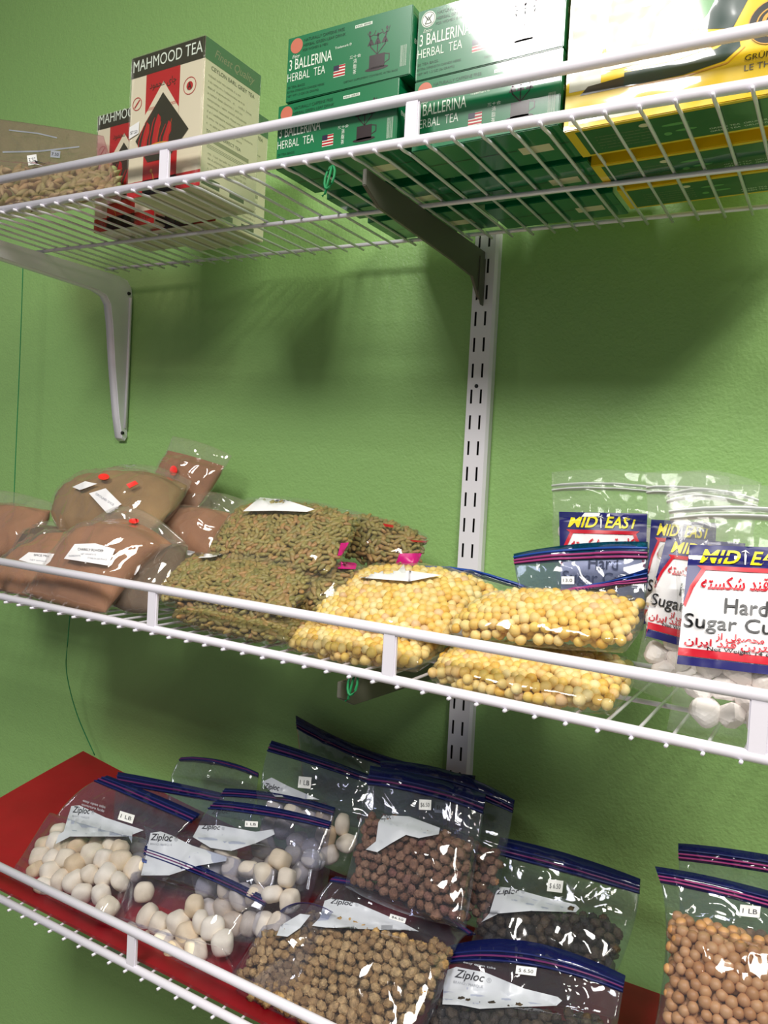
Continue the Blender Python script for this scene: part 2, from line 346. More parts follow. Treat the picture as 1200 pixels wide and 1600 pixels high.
def prism_x(name, prof, x0, x1, material, parent, lo, bev=0.0008):
    bm = bmesh.new(); a = [bm.verts.new((x0, y, z)) for y, z in prof]; b = [bm.verts.new((x1, y, z)) for y, z in prof]
    bm.faces.new(a[::-1]); bm.faces.new(b); n = len(prof)
    for i in range(n): bm.faces.new((a[i], a[(i+1) % n], b[(i+1) % n], b[i]))
    bmesh.ops.recalc_face_normals(bm, faces=bm.faces)
    if bev: bmesh.ops.bevel(bm, geom=[e for e in bm.edges], offset=bev, segments=2, affect='EDGES')
    return bm_obj(name, bm, material, parent, False, lo)
def pressed_bracket():
    x = -0.095; lo = (x, 0, 1.54)
    root = thing('shelf_bracket', lo, 'white pressed steel shelf bracket screwed straight to the green wall at left', 'bracket')
    zt = 1.7995
    # side plate outline: arm under the deck, rounded shoulder, tapering leg down the wall
    prof = [(-0.285, zt-0.004), (-0.285, zt-0.020), (-0.23, zt-0.026), (-0.07, zt-0.031), (-0.052, zt-0.036), (-0.043, zt-0.048)]
    prof += [(-0.037, 1.72), (-0.030, 1.66), (-0.018, 1.58), (-0.0105, 1.545), (-0.005, 1.540), (-0.001, 1.546), (-0.001, zt-0.03), (-0.004, zt-0.014), (-0.013, zt-0.004), (-0.03, zt-0.001)]
    prism_x('side_plate', prof, x+0.004, x+0.0065, M['whitemetal'], root, lo, 0)
    edge = prof[0:12]
    V = []; F = []
    for y, z in edge: V += [(x-0.010, y, z), (x+0.005, y, z)]
    n = len(edge)
    for i in range(n-1): F.append((2*i, 2*i+1, 2*i+3, 2*i+2))
    o = mesh_obj('rolled_flange', V, F, M['whitemetal'], root, True, lo); s = o.modifiers.new('s', 'SOLIDIFY'); s.thickness = 0.0014; s.offset = 0
    V, F = tube([(x+0.0075, y-0.0008, z) for y, z in [(-0.0045, zt-0.03), (-0.0045, 1.66), (-0.005, 1.56)]], 0.0022, 8)
    mesh_obj('pressed_ridge', V, F, M['whitemetal'], root, True, lo)
    for (y, z) in ((-0.009, zt-0.024), (-0.011, 1.552)):
        bm = bmesh.new(); bmesh.ops.create_cone(bm, cap_ends=True, segments=14, radius1=0.003, radius2=0.0022, depth=0.003, matrix=Matrix.Translation((x+0.0078, y, z))@Matrix.Rotation(math.pi/2, 4, 'Y'))
        bm_obj('screw', bm, M['black'], root, False, lo)
pressed_bracket()
def arm_bracket(zt, label):
    x = 0.530; lo = (x, -0.013, zt)
    root = thing('shelf_bracket', lo, label, 'bracket', 'grey arm brackets hooked into the upright')
    prof = [(-0.286, zt-0.003), (-0.286, zt-0.018), (-0.26, zt-0.030), (-0.10, zt-0.036), (-0.045, zt-0.040), (-0.024, zt-0.060), (-0.0135, zt-0.062), (-0.0135, zt-0.003)]
    prism_x('arm', prof, x-0.002, x+0.002, M['greysteel'], root, lo, 0.0006)
    prism_x('hook_plate', [(-0.03, zt-0.012), (-0.03, zt-0.055), (-0.022, zt-0.068), (-0.014, zt-0.068), (-0.014, zt-0.012)], x+0.002, x+0.0035, M['greysteel'], root, lo, 0.0004)
arm_bracket(ZT(0.53)-0.0062, 'grey steel arm bracket seen under the top shelf, hooked into the slotted upright')
arm_bracket(ZM(0.53)-0.0062, 'grey steel arm bracket under the middle shelf, only its tip in view below the rail')
arm_bracket(ZB(0.53)-0.0062, 'grey steel arm bracket under the bottom shelf behind the mulberry bags')

# red board
def red_board():
    V = []; F = []; nx, ny = 24, 10
    def zz(x, y):
        bk = 0.958+0.062*max(0, (0.62-x)/0.76)**1.8; fr = ZB(x)+0.002
        s = (y+0.283)/0.263; return fr+(bk-fr)*s**0.8+0.0
    for i in range(nx+1):
        for j in range(ny+1):
            x = -0.141+(0.95+0.141)*i/nx; y = -0.283+0.263*j/ny; V.append((x, y, zz(x, y)))
    for i in range(nx):
        for j in range(ny): a = i*(ny+1)+j; F.append((a, a+ny+1, a+ny+2, a+1))
    o = mesh_obj('red_shelf_board', V, F, M['redboard'], None, False, (0.4, -0.15, 0.95)); s = o.modifiers.new('s', 'SOLIDIFY'); s.thickness = 0.004; s.offset = 1
    tag(o, 'thin red painted board laid over the bottom wire shelf under the freezer bags', 'board')
red_board()

# strings
def string(pts, label, r=0.0008):
    P = [Vector(p) for p in pts]
    # smooth it
    Q = []
    for i in range(len(P)-1):
        p0, p1, p2, p3 = P[max(i-1, 0)], P[i], P[i+1], P[min(i+2, len(P)-1)]
        for k in range(6):
            t = k/6; Q.append(0.5*((2*p1)+(-p0+p2)*t+(2*p0-5*p1+4*p2-p3)*t*t+(-p0+3*p1-3*p2+p3)*t**3))
    Q.append(P[-1]); V, F = tube(Q, r, 6); o = mesh_obj('green_string', V, F, M['string'], None, True, tuple(P[-1])); tag(o, label, 'string', 'green strings tied to the shelves'); return o
string([aty(35, 398, -0.055), aty(36, 412, -0.055), aty(31, 560, -0.055), aty(25, 700, -0.055), aty(21, 800, -0.055)], 'thin green string hanging from the top shelf down the left side of the wall', 0.0008)
string([aty(112, 935, -0.06), aty(106, 1000, -0.055), aty(104, 1050, -0.04), aty(120, 1115, -0.03), aty(148, 1180, -0.022)], 'thin green string curving down from the middle shelf to the red board')
def tie(px, py, Y, s, label):
    c = aty(px, py, Y); P = []
    for k in range(13):
        a = 2*math.pi*k/12; P.append(c+np.array([0.005*math.sin(a), 0.003*math.cos(a), 0.0115*s*math.cos(a)]))
    P += [P[6]+np.array([-0.002, 0, -0.004]), P[6]+np.array([-0.005, 0, -0.006])]
    V, F = tube(P, 0.0012, 7); o = mesh_obj('green_twist_tie', V, F, M['string'], None, True, tuple(c)); tag(o, label, 'tie', 'green ties on the shelf rails')
tie(515, 277, -0.297, 1.0, 'green string tie looped round the front rail of the top shelf')
tie(551, 1068, -0.285, 0.9, 'green string tie looped round the bracket tip under the middle shelf')

# ------------------------------------------------------------------ printed cartons
def face_decal(parent, name, material, P, F, org, ux, uz, off):
    n = ux.cross(uz).normalized()
    V = [org+ux*float(p[0])+uz*float(p[1])+n*off for p in P]
    return mesh_obj(name, V, F, material, parent)
class Face:
    def __init__(s, parent, org, ux, uz): s.p, s.o, s.ux, s.uz, s.k = parent, Vector(org), Vector(ux), Vector(uz), 0
    def poly(s, name, material, polys, lvl=1):
        P, F = poly2d(polys); return face_decal(s.p, name, material, P, F, s.o, s.ux, s.uz, 0.00012*lvl)
    def text(s, name, material, body, x, y, w, h, bold=0.0, lvl=2, shear=0.0):
        P, F, a = text2d(body, bold, shear)
        if len(P): return face_decal(s.p, name, material, P*np.array([w, h])+np.array([x, y]), F, s.o, s.ux, s.uz, 0.00012*lvl)
def carton_root(name, x, y, z, rz, W, D, H, m, label, cat, group):
    r = thing(name, (x, y, z), label, cat, group, rz)     # origin: front left bottom corner
    bm_obj('carton', box_bm(0, W, 0, D, 0, H, 0.0007), m, r)
    return r
rnd = random.Random(5)
def ballerina(x, y, z, rz, label, detail=2, sticker=True):
    W, D, H = 0.134, 0.066, 0.0605
    r = carton_root('herbal_tea_box', x, y, z, rz, W, D, H, M['bgreen'], label, 'tea box', 'green herbal tea boxes')
    bt = Face(r, (0, D, 0), (1, 0, 0), (0, -1, 0))
    bt.poly('bottom_label', M['cream'], [rect(0.088, 0.022, 0.116, 0.036)])
    bt.poly('bottom_fold', M['bgreen2'], [rect(0.002, 0.031, 0.086, 0.033), rect(0.118, 0.031, W-0.002, 0.033)])
    if detail == 0: return r
    f = Face(r, (0, 0, 0), (1, 0, 0), (0, 0, 1))
    f.poly('round_sticker' if sticker else 'round_emblem', M['bcoral'] if sticker else M['bwhite'], [circle(0.0105, 0.0515, 0.0070)])
    if not sticker:
        f.poly('emblem_print', M['bblack'], ring_polys(0.0105, 0.0515, 0.0058, 0.0063)+stroke([(0.007, 0.055), (0.0105, 0.0505), (0.014, 0.055)], 0.0012)+stroke([(0.0075, 0.048), (0.0105, 0.0535), (0.0135, 0.048)], 0.0012)+[rect(0.0075, 0.0475, 0.0135, 0.0482)], 2)
    f.text('small_print', M['bgreen2'], 'NATURALLY CAFFEINE FREE', 0.019, 0.0535, 0.045, 0.0028); f.text('small_print', M['bgreen2'], 'HERBAL GREEN LEAF DRINK', 0.0185, 0.0488, 0.047, 0.0026)
    f.text('small_print', M['bgreen2'], 'FOR WOMEN & MEN', 0.018, 0.0445, 0.028, 0.0024)
    f.text('small_print', M['bwhite'], 'Enjoy', 0.006, 0.0405, 0.009, 0.0030, shear=0.4)
    f.text('brand_lettering', M['bwhite'], '3 BALLERINA', 0.003, 0.0295, 0.0485, 0.0100, 0.004)
    f.text('herbal_tea_lettering', M['bwhite'], 'HERBAL  TEA', 0.0015, 0.0190, 0.043, 0.0078, -0.006)
    f.text('trademark_lettering', M['bwhite'], 'Trademark \u00ae', 0.0545, 0.0385, 0.018, 0.0022)
    f.text('small_print', M['bwhite'], '\u4e09\u5341\u4f1a', 0.071, 0.0262, 0.012, 0.0022)
    for i, ch in enumerate('\u6d88\u8102\u8336'): f.text('small_print', M['bwhite'], ch, 0.0752, 0.0215-i*0.0048, 0.0035, 0.0032)
    fl = [rect(0.054, 0.0135+i*0.00265, 0.0665, 0.0135+i*0.00265+0.0015) for i in range(4)]
    f.poly('flag', M['bwhite'], [rect(0.054, 0.0128, 0.0665, 0.0232)]); f.poly('flag_stripes', M['bred'], fl, 2); f.poly('flag_canton', M['bnavy'], [rect(0.054, 0.0185, 0.0600, 0.0232)], 3)
    f.text('small_print', M['bgreen2'], '20 TEA BAGS', 0.002, 0.0125, 0.020, 0.0022); f.text('small_print', M['bgreen2'], 'EXTRA STRENGTH CHINESE HERBS', 0.002, 0.0085, 0.042, 0.0020)
    f.text('small_print', M['bgreen2'], 'NET WT 1.3 OZ (36 GRAMS)', 0.002, 0.0045, 0.036, 0.0020); f.text('small_print', M['bgreen2'], 'DIETARY SUPPLEMENT CONTENTS 18 TEA BAGS', 0.066, 0.0055, 0.056, 0.0018)
    f.poly('corner_print', M['bwhite'], [rect(0.0755, 0.0525, 0.0935, 0.0552)]); f.text('small_print', M['bgreen2'], 'KING SERIES', 0.0765, 0.0530, 0.016, 0.0017, lvl=3)
    d = [rect(0.092, 0.012, 0.108, 0.0245), circle(0.100, 0.012, 0.012, 0.0018, 20)]
    d += stroke([(0.108, 0.0235), (0.1125, 0.0225), (0.1125, 0.0175), (0.108, 0.0155)], 0.0012)
    for cx, top, lean in ((0.093, 0.046, -0.004), (0.100, 0.043, 0.0), (0.1075, 0.047, 0.004)):
        d += stroke([(0.1, 0.0245), (cx, 0.032), (cx+lean*0.3, 0.036)], 0.0011)+[[(cx-0.0035, 0.0335), (cx+0.0035, 0.0335), (cx+0.001, 0.0385), (cx-0.001, 0.0385)]]
        d += stroke([(cx, 0.0375), (cx+lean*0.3, 0.0415), (cx+lean*0.4, top-0.003)], 0.0016)+[circle(cx+lean*0.4, top-0.001, 0.0012, 0.0015, 10)]
        d += stroke([(cx-0.004, top-0.001), (cx-0.0015, 0.0415), (cx+0.003, 0.0425), (cx+0.0045, top)], 0.0009)
    f.poly('teacup_picture', M['bmaroon'], d)
    f.text('barcode_print', M['bwhite'], '||||||| ||| ||||', 0.124, 0.013, 0.006, 0.014)
    s = Face(r, (W, 0, 0), (0, 1, 0), (0, 0, 1)); s.text('small_print', M['bwhite'], 'ENJOY HERBAL TEA', 0.006, 0.030, 0.045, 0.004); s.poly('seam', M['bgreen2'], [rect(0.002, 0.0545, D-0.002, 0.055)])
    return r
BD = 0.0037
def zt_at(x): return ZT(x+0.067)+0.0022
bz = lambda x, k: zt_at(x)+k*0.0612
BL, BR = 0.4300, 0.5755
ballerina(BL, -0.290, bz(BL, 0), 0, 'green herbal tea box with coral dot at front left, under another green box', 2)
ballerina(BL+0.0095, -0.2915, bz(BL, 1), 0.02, 'green herbal tea box on top of the left stack, coral dot and teacup picture', 2)
ballerina(BR, -0.282, bz(BR, 0), 0, 'lower green herbal tea box beside the yellow box, partly behind the lip strap', 2)
ballerina(BR, -0.282, bz(BR, 1), 0, 'upper green herbal tea box with white round emblem and bright glare', 2, False)
for col, xx in (('left', BL), ('right', BR)):
    for row, yy, w in ((1, -0.205, 'second'), (2, -0.124, 'rearmost')):
        ballerina(xx+0.001*row, yy, bz(xx, 0), 0, 'green tea box in the %s row of the %s stack, only its underside visible' % (w, col), 0)
# purple and black packets glimpsed between rows are the gaps themselves

def mahmood(x, y, z, rz, label, H=0.155, detail=2):
    W, D = 0.110, 0.090
    r = carton_root('black_tea_box', x, y, z, rz, W, D, H, M['cream'], label, 'tea box', 'cream and red black-tea boxes')
    f = Face(r, (0, 0, 0), (1, 0, 0), (0, 0, 1)); g = 0.132
    f.poly('red_band', M['fred'], [rect(0.024, 0.0, 0.075, g), rect(0.0, 0.0, W, 0.017)], 1)
    f.poly('title_band', M['brown'], [rect(0, g, W, H-0.0005)], 2)
    f.text('title_lettering', M['bwhite'], 'MAHMOOD TEA', 0.003, g+0.0065, 0.1035, 0.0125, 0.0, 3)
    f.text('script_lettering', M['brown'], arabic('چای محمود'), 0.030, 0.1155, 0.040, 0.0075, 0.0, 3)
    cx, cy = 0.051, 0.0665
    f.poly('diamond_border', M['cream'], [[(0.024, 0.088), (cx, 0.120), (0.075, 0.088), (0.075, 0.079), (cx, 0.108), (0.024, 0.079)]], 3)
    f.text('border_ornament', M['fred'], 'oxoxox', 0.0275, 0.092, 0.012, 0.005, lvl=4); f.text('border_ornament', M['fred'], 'xoxoxo', 0.061, 0.092, 0.012, 0.005, lvl=4)
    f.poly('diamond', M['brown'], [[(cx-0.040, 0.062), (cx, 0.108), (cx+0.040, 0.062), (cx+0.012, 0.036), (cx-0.020, 0.036)]], 5)
    st = []
    for k, (bx, tp) in enumerate(((0.020, 0.080), (0.0365, 0.086), (0.053, 0.076))):
        st.append([(bx, 0.046), (bx+0.0005, 0.058), (bx+0.004, tp-0.010), (bx+0.0085, tp), (bx+0.0125, tp-0.004), (bx+0.0125, tp-0.012), (bx+0.0095, 0.060), (bx+0.0085, 0.046)])
        st += stroke([(bx-0.004, 0.047), (bx-0.0035, 0.060), (bx+0.001, tp-0.008), (bx+0.004, tp-0.003)], 0.0014)
    f.poly('leaf_lettering', M['fred'], st, 6)
    st2 = []
    for bx in (0.022, 0.040, 0.056): st2 += stroke([(bx+0.001, 0.047), (bx+0.004, 0.060), (bx+0.0085, 0.072), (bx+0.010, 0.077)], 0.0010)
    f.poly('leaf_outline', M['orange'], st2, 7)
    f.poly('gold_ring', M['gold'], [[(0.0475+0.0175*math.cos(a), 0.0495+0.0042*math.sin(a)), (0.0475+0.0195*math.cos(a), 0.0495+0.0056*math.sin(a)), (0.0475+0.0195*math.cos(b), 0.0495+0.0056*math.sin(b)), (0.0475+0.0175*math.cos(b), 0.0495+0.0042*math.sin(b))] for a, b in [(2*math.pi*i/24, 2*math.pi*(i+1)/24) for i in range(24)]], 8)
    f.poly('round_seal', M['fred'], ring_polys(0.011, 0.103, 0.0064, 0.0072)+stroke([(0.007, 0.099), (0.011, 0.103), (0.015, 0.107)], 0.0018), 3)
    f.poly('round_seal', M['fred'], ring_polys(0.090, 0.107, 0.0085, 0.0092)+[circle(0.090, 0.107, 0.0045)], 3); f.text('seal_letter', M['bblack'], 'A', 0.0872, 0.1035, 0.0056, 0.0068, 0.02, 4)
    f.poly('price_sticker', M['sticker'], [[(0.001, 0.066), (0.016, 0.070), (0.0165, 0.083), (0.001, 0.079)]], 9); f.text('price_lettering', M['ink'], '$7.50', 0.003, 0.0705, 0.011, 0.0036, lvl=10)
    f.poly('net_weight_picture', M['gold'], [circle(0.037, 0.026, 0.002)]+stroke([(0.037, 0.026), (0.040, 0.021), (0.041, 0.016)], 0.001), 3)
    f.text('bottom_lettering', M['brown'], 'CEYLON EARL GREY TEA', 0.006, 0.006, 0.098, 0.0048, 0.0, 3)
    s = Face(r, (W, 0, 0), (0, 1, 0), (0, 0, 1))
    s.poly('title_band', M['mgreen'], [rect(0, g, D, H-0.0005)], 2); s.text('script_lettering', M['greytext'], 'Finest Quality', 0.014, g+0.007, 0.065, 0.009, lvl=3, shear=0.4)
    s.text('small_print', M['brown'], 'CEYLON EARL GREY TEA', 0.010, 0.124, 0.070, 0.0042, lvl=3)
    rr = random.Random(3)
    for i in range(9): s.text('small_print', M['greytext'], ''.join(rr.choice('aeo nrst lmi ucd') for _ in range(rr.randint(24, 40))), 0.006, 0.116-i*0.0062, 0.050+rr.random()*0.026, 0.0026, lvl=2)
    s.text('small_print', M['brown'], 'TO MAKE PERFECT TEA', 0.006, 0.0575, 0.055, 0.0036, lvl=2)
    s.poly('print_panel', M['greytext'], [rect(0.008, 0.050, 0.075, 0.0545)]+[rect(0.008, 0.046-i*0.0016, 0.075, 0.0466-i*0.0016) for i in range(3)])
    for i in range(4): s.text('small_print', M['greytext'], ''.join(rr.choice('aeo nrst lmi ucd') for _ in range(34)), 0.010, 0.036-i*0.0052, 0.062, 0.0026, lvl=2)
    bm_obj('shrink_wrap', box_bm(-0.0009, W+0.0009, -0.0024, D+0.0009, -0.0005, H+0.0009, 0.002), M['wrap'], r)
    s.poly('bottom_blocks', M['brown'], [rect(0.002, 0.003, 0.030, 0.012), rect(0.046, 0.003, 0.070, 0.011)])
    return r
mahmood(0.2085, -0.277, ZT(0.26)+0.002, 0.0, 'large cream, red and black tea box at the shelf front, price sticker on its left')
mahmood(0.055, -0.196, ZT(0.11)+0.002, 0.0, 'black tea box standing further back, half hidden behind the wrapped tea box', 0.150)
mahmood(0.140, -0.178, ZT(0.19)+0.002, 0.0, 'black tea box directly behind the front one, only its green-topped rear edge visible', 0.157)

def green_tea(x, y, z, rz, label, detail=True):
    W, D, H = 0.185, 0.054, 0.150
    r = carton_root('green_tea_box', x, y, z, rz, W, D, H, M['yellow'], label, 'tea box', 'yellow green-tea boxes')
    b = Face(r, (0, D, 0), (1, 0, 0), (0, -1, 0))
    b.poly('bottom_panel', M['ygreen'], [rect(0.008, 0.004, W-0.004, D-0.0045)])
    b.poly('bottom_seal', M['cream'], [circle(0.060, 0.041, 0.004, 0.0032)], 2)
    rr = random.Random(9)
    for i in range(5): b.text('small_print', M['greytext'], ''.join(rr.choice('aeo nrst lmi ucd') for _ in range(30)), 0.020, 0.034-i*0.0055, 0.045, 0.0022)
    b.poly('leaf_picture', M['yltgreen'], [circle(0.082, 0.034, 0.010, 0.0022), circle(0.088, 0.022, 0.008, 0.002), circle(0.074, 0.019, 0.003, 0.003)], 2)
    for i in range(2): b.text('small_print', M['bwhite'], 'GREEN TEA  GRUNER TEE  THE VERT', 0.104, 0.014-i*0.005, 0.070, 0.0026)
    if not detail: return r
    f = Face(r, (0, 0, 0), (1, 0, 0), (0, 0, 1))
    f.poly('side_strip', M['ypale'], [rect(0.003, 0.030, 0.028, 0.146), rect(0.004, 0.004, 0.060, 0.014)], 1)
    f.poly('brown_bar', M['brown'], [[(0.012, 0.026), (0.046, 0.026), (0.046, 0.034), (0.018, 0.032)]], 2)
    f.poly('wave_picture', M['ydark'], [[(0.046, 0.026), (0.090, 0.026), (0.118, 0.030), (0.128, 0.038), (0.126, 0.048), (0.112, 0.040), (0.080, 0.036), (0.046, 0.037)]], 2)
    f.poly('wave_line', M['gold'], stroke([(0.046, 0.0385), (0.085, 0.0385), (0.112, 0.043), (0.128, 0.052)], 0.0012)+stroke([(0.046, 0.0255), (0.090, 0.0245), (0.120, 0.028), (0.131, 0.037)], 0.0010), 3)
    f.poly('teal_panel', M['ydark'], [[(0.085, 0.060), (0.122, 0.052), (0.126, 0.060), (0.132, 0.072), (0.165, 0.076), (0.182, 0.090), (0.182, 0.147), (0.105, 0.147), (0.095, 0.100)]], 2)
    f.poly('pale_picture', M['ypale'], [[(0.031, 0.041), (0.075, 0.041), (0.092, 0.048), (0.092, 0.100), (0.104, 0.147), (0.031, 0.147)]], 2)
    f.poly('green_leaf_picture', M['yltgreen'], [[(0.062, 0.050), (0.085, 0.048), (0.104, 0.066), (0.112, 0.082), (0.090, 0.090), (0.070, 0.076)], circle(0.060, 0.088, 0.009, 0.005, 16)], 3)
    f.poly('red_sign', M['gold'], [rect(0.1325, 0.0715, 0.160, 0.125)], 4); f.poly('red_sign_panel', M['fred'], [rect(0.1350, 0.0740, 0.1575, 0.1225)], 5); f.text('sign_lettering', M['gold'], '\u8336', 0.1375, 0.077, 0.018, 0.019, 0.0, 6)
    f.poly('medallion', M['bblack'], [circle(0.1475, 0.0505, 0.0155)], 4); f.poly('medallion_ring', M['gold'], ring_polys(0.1475, 0.0505, 0.0148, 0.0155)+ring_polys(0.1475, 0.0505, 0.0092, 0.0102)+ring_polys(0.1475, 0.0515, 0.0038, 0.0064)+[[(0.146, 0.046), (0.149, 0.046), (0.1475, 0.0405)]], 5)
    f.text('variety_lettering', M['brown'], 'GR\u00dcNER TEE', 0.1315, 0.0265, 0.038, 0.0042, 0, 4); f.text('variety_lettering', M['brown'], 'LE TH\u00c9 VERT', 0.1315, 0.0195, 0.038, 0.0042, 0, 4)
    f.text('variety_lettering', M['brown'], arabic('شاي اخضر'), 0.1345, 0.0060, 0.028, 0.0066, 0, 4)
    f.poly('small_heart', M['brown'], [[(0.1225, 0.0075), (0.1255, 0.0115), (0.1240, 0.0130), (0.1225, 0.0118), (0.1210, 0.0130), (0.1195, 0.0115)]], 4)
    return r
gz = ZT(0.80)+0.0005
green_tea(0.7125, -0.279, gz+0.0005, 0, 'front yellow and green tea box with gold medallion, foil glare on its left')
green_tea(0.7135, -0.2045, gz+0.0005, 0, 'second yellow and green tea box, its orange edge seen behind the front one', False)
green_tea(0.7200, -0.1400, gz+0.0005, 0, 'rearmost yellow and green tea box, nearest the wall', False)

# ------------------------------------------------------------------ bag contents shapes
def ico(sub, fn):
    bm = bmesh.new(); bmesh.ops.create_icosphere(bm, subdivisions=sub, radius=1.0)
    for v in bm.verts: v.co = fn(v.co.copy())
    V = np.array([v.co[:] for v in bm.verts]); bm.verts.index_update(); F = np.array([[v.index for v in f.verts] for f in bm.faces]); bm.free(); return V, F
def s_pea(k):
    def fn(c):
        d = 1+0.06*noise.noise(c*1.6+Vector((k*7, 0, 0)))
        beak = max(0, c.z-0.75)*0.7; grv = -0.05*math.exp(-(c.x/0.18)**2)*(1 if c.z < 0.6 else 0)
        return c*(d+beak+grv)
    return ico(2, fn)
def s_raisin(k):
    def fn(c):
        d = 1+0.22*noise.noise(c*2.2+Vector((k*5, 0, 0)))+0.10*abs(noise.noise(Vector((c.x*4, c.y*4, c.z*1.2+k))))
        return Vector((c.x*0.60*d, c.y*0.48*d, c.z*1.15*(1+0.18*math.sin(k*2)))) + Vector((0.16*c.z*c.z, 0, 0))
    return ico(2, fn)
def s_pod(k):
    def fn(c):
        t = abs(c.z); w = (1-t**2.2*0.75); d = 1+0.12*noise.noise(c*2+Vector((k*5, 0, 0)))
        a = math.atan2(c.y, c.x); w *= 1+0.10*math.cos(3*a)
        return Vector((c.x*0.55*w*d, c.y*0.42*w*d, c.z*1.25))
    return ico(2, fn)
def s_mulb(k):
    r0 = random.Random(k); pts = []
    n = 26
    for i in range(n):
        z = 1-2*(i+0.5)/n; a = i*2.39996; rr = math.sqrt(1-z*z); pts.append(Vector((rr*math.cos(a), rr*math.sin(a), z)))
    def fn(c):
        dd = min((c-p).length for p in pts); b = 0.24*max(0, 1-(dd/0.34)**2)
        n_ = 0.14*noise.noise(c*1.7+Vector((k*9, 0, 0)))
        return Vector((c.x*0.84, c.y*0.76, c.z*1.14))*(0.86+b+n_)
    return ico(3, fn)
def s_kashk(k):
    rr = random.Random(k); e = [0.9+0.25*rr.random() for _ in range(3)]; p = 2.4+1.8*rr.random()
    def fn(c):
        q = (abs(c.x)**p+abs(c.y)**p+abs(c.z)**p)**(-1/p); d = q*(1+0.10*noise.noise(c*1.3+Vector((k*11, 0, 0)))-0.06*math.exp(-((c.x+0.3*c.y)/0.10)**2)*(c.z > 0))
        return Vector((c.x*e[0], c.y*e[1], c.z*e[2]*0.9))*d
    return ico(3, fn)
def s_sugar(k):
    rr = random.Random(k+50); pl = [(Vector((rr.gauss(0, 1), rr.gauss(0, 1), rr.gauss(0, 1))).normalized(), 0.68+0.3*rr.random()) for _ in range(9)]
    def fn(c):
        d = 1.12
        for n, h in pl:
            t = n.dot(c)
            if t > 1e-3: d = min(d, h/t)
        return c*(d*(1+0.02*noise.noise(c*5)))
    return ico(3, fn)
SHAPES = {}
def shapes(kind):
    if kind not in SHAPES:
        fn = dict(pea=s_pea, raisin=s_raisin, pod=s_pod, mulb=s_mulb, kashk=s_kashk, sugar=s_sugar)[kind]
        SHAPES[kind] = [fn(k) for k in range(5)]
        if kind in ('kashk', 'mulb', 'sugar'): SHAPES[kind] = [(V/np.percentile(np.linalg.norm(V, axis=1), 96)*1.03, F) for V, F in SHAPES[kind]]
    return SHAPES[kind]
ITEM_ME = {}
def item_mesh(kind, k, t, m, r):
    key = (kind, k, t, m.name, r)
    if key not in ITEM_ME:
        V, F = shapes(kind)[k]; me = bpy.data.meshes.new(kind); me.from_pydata((V*r).tolist(), [], F.tolist()); me.materials.append(m)
        me.polygons.foreach_set('use_smooth', [kind != 'sugar']*len(F)); at = me.attributes.new('tint', 'FLOAT', 'POINT'); at.data.foreach_set('value', [t]*len(V)); ITEM_ME[key] = me
    return ITEM_ME[key]

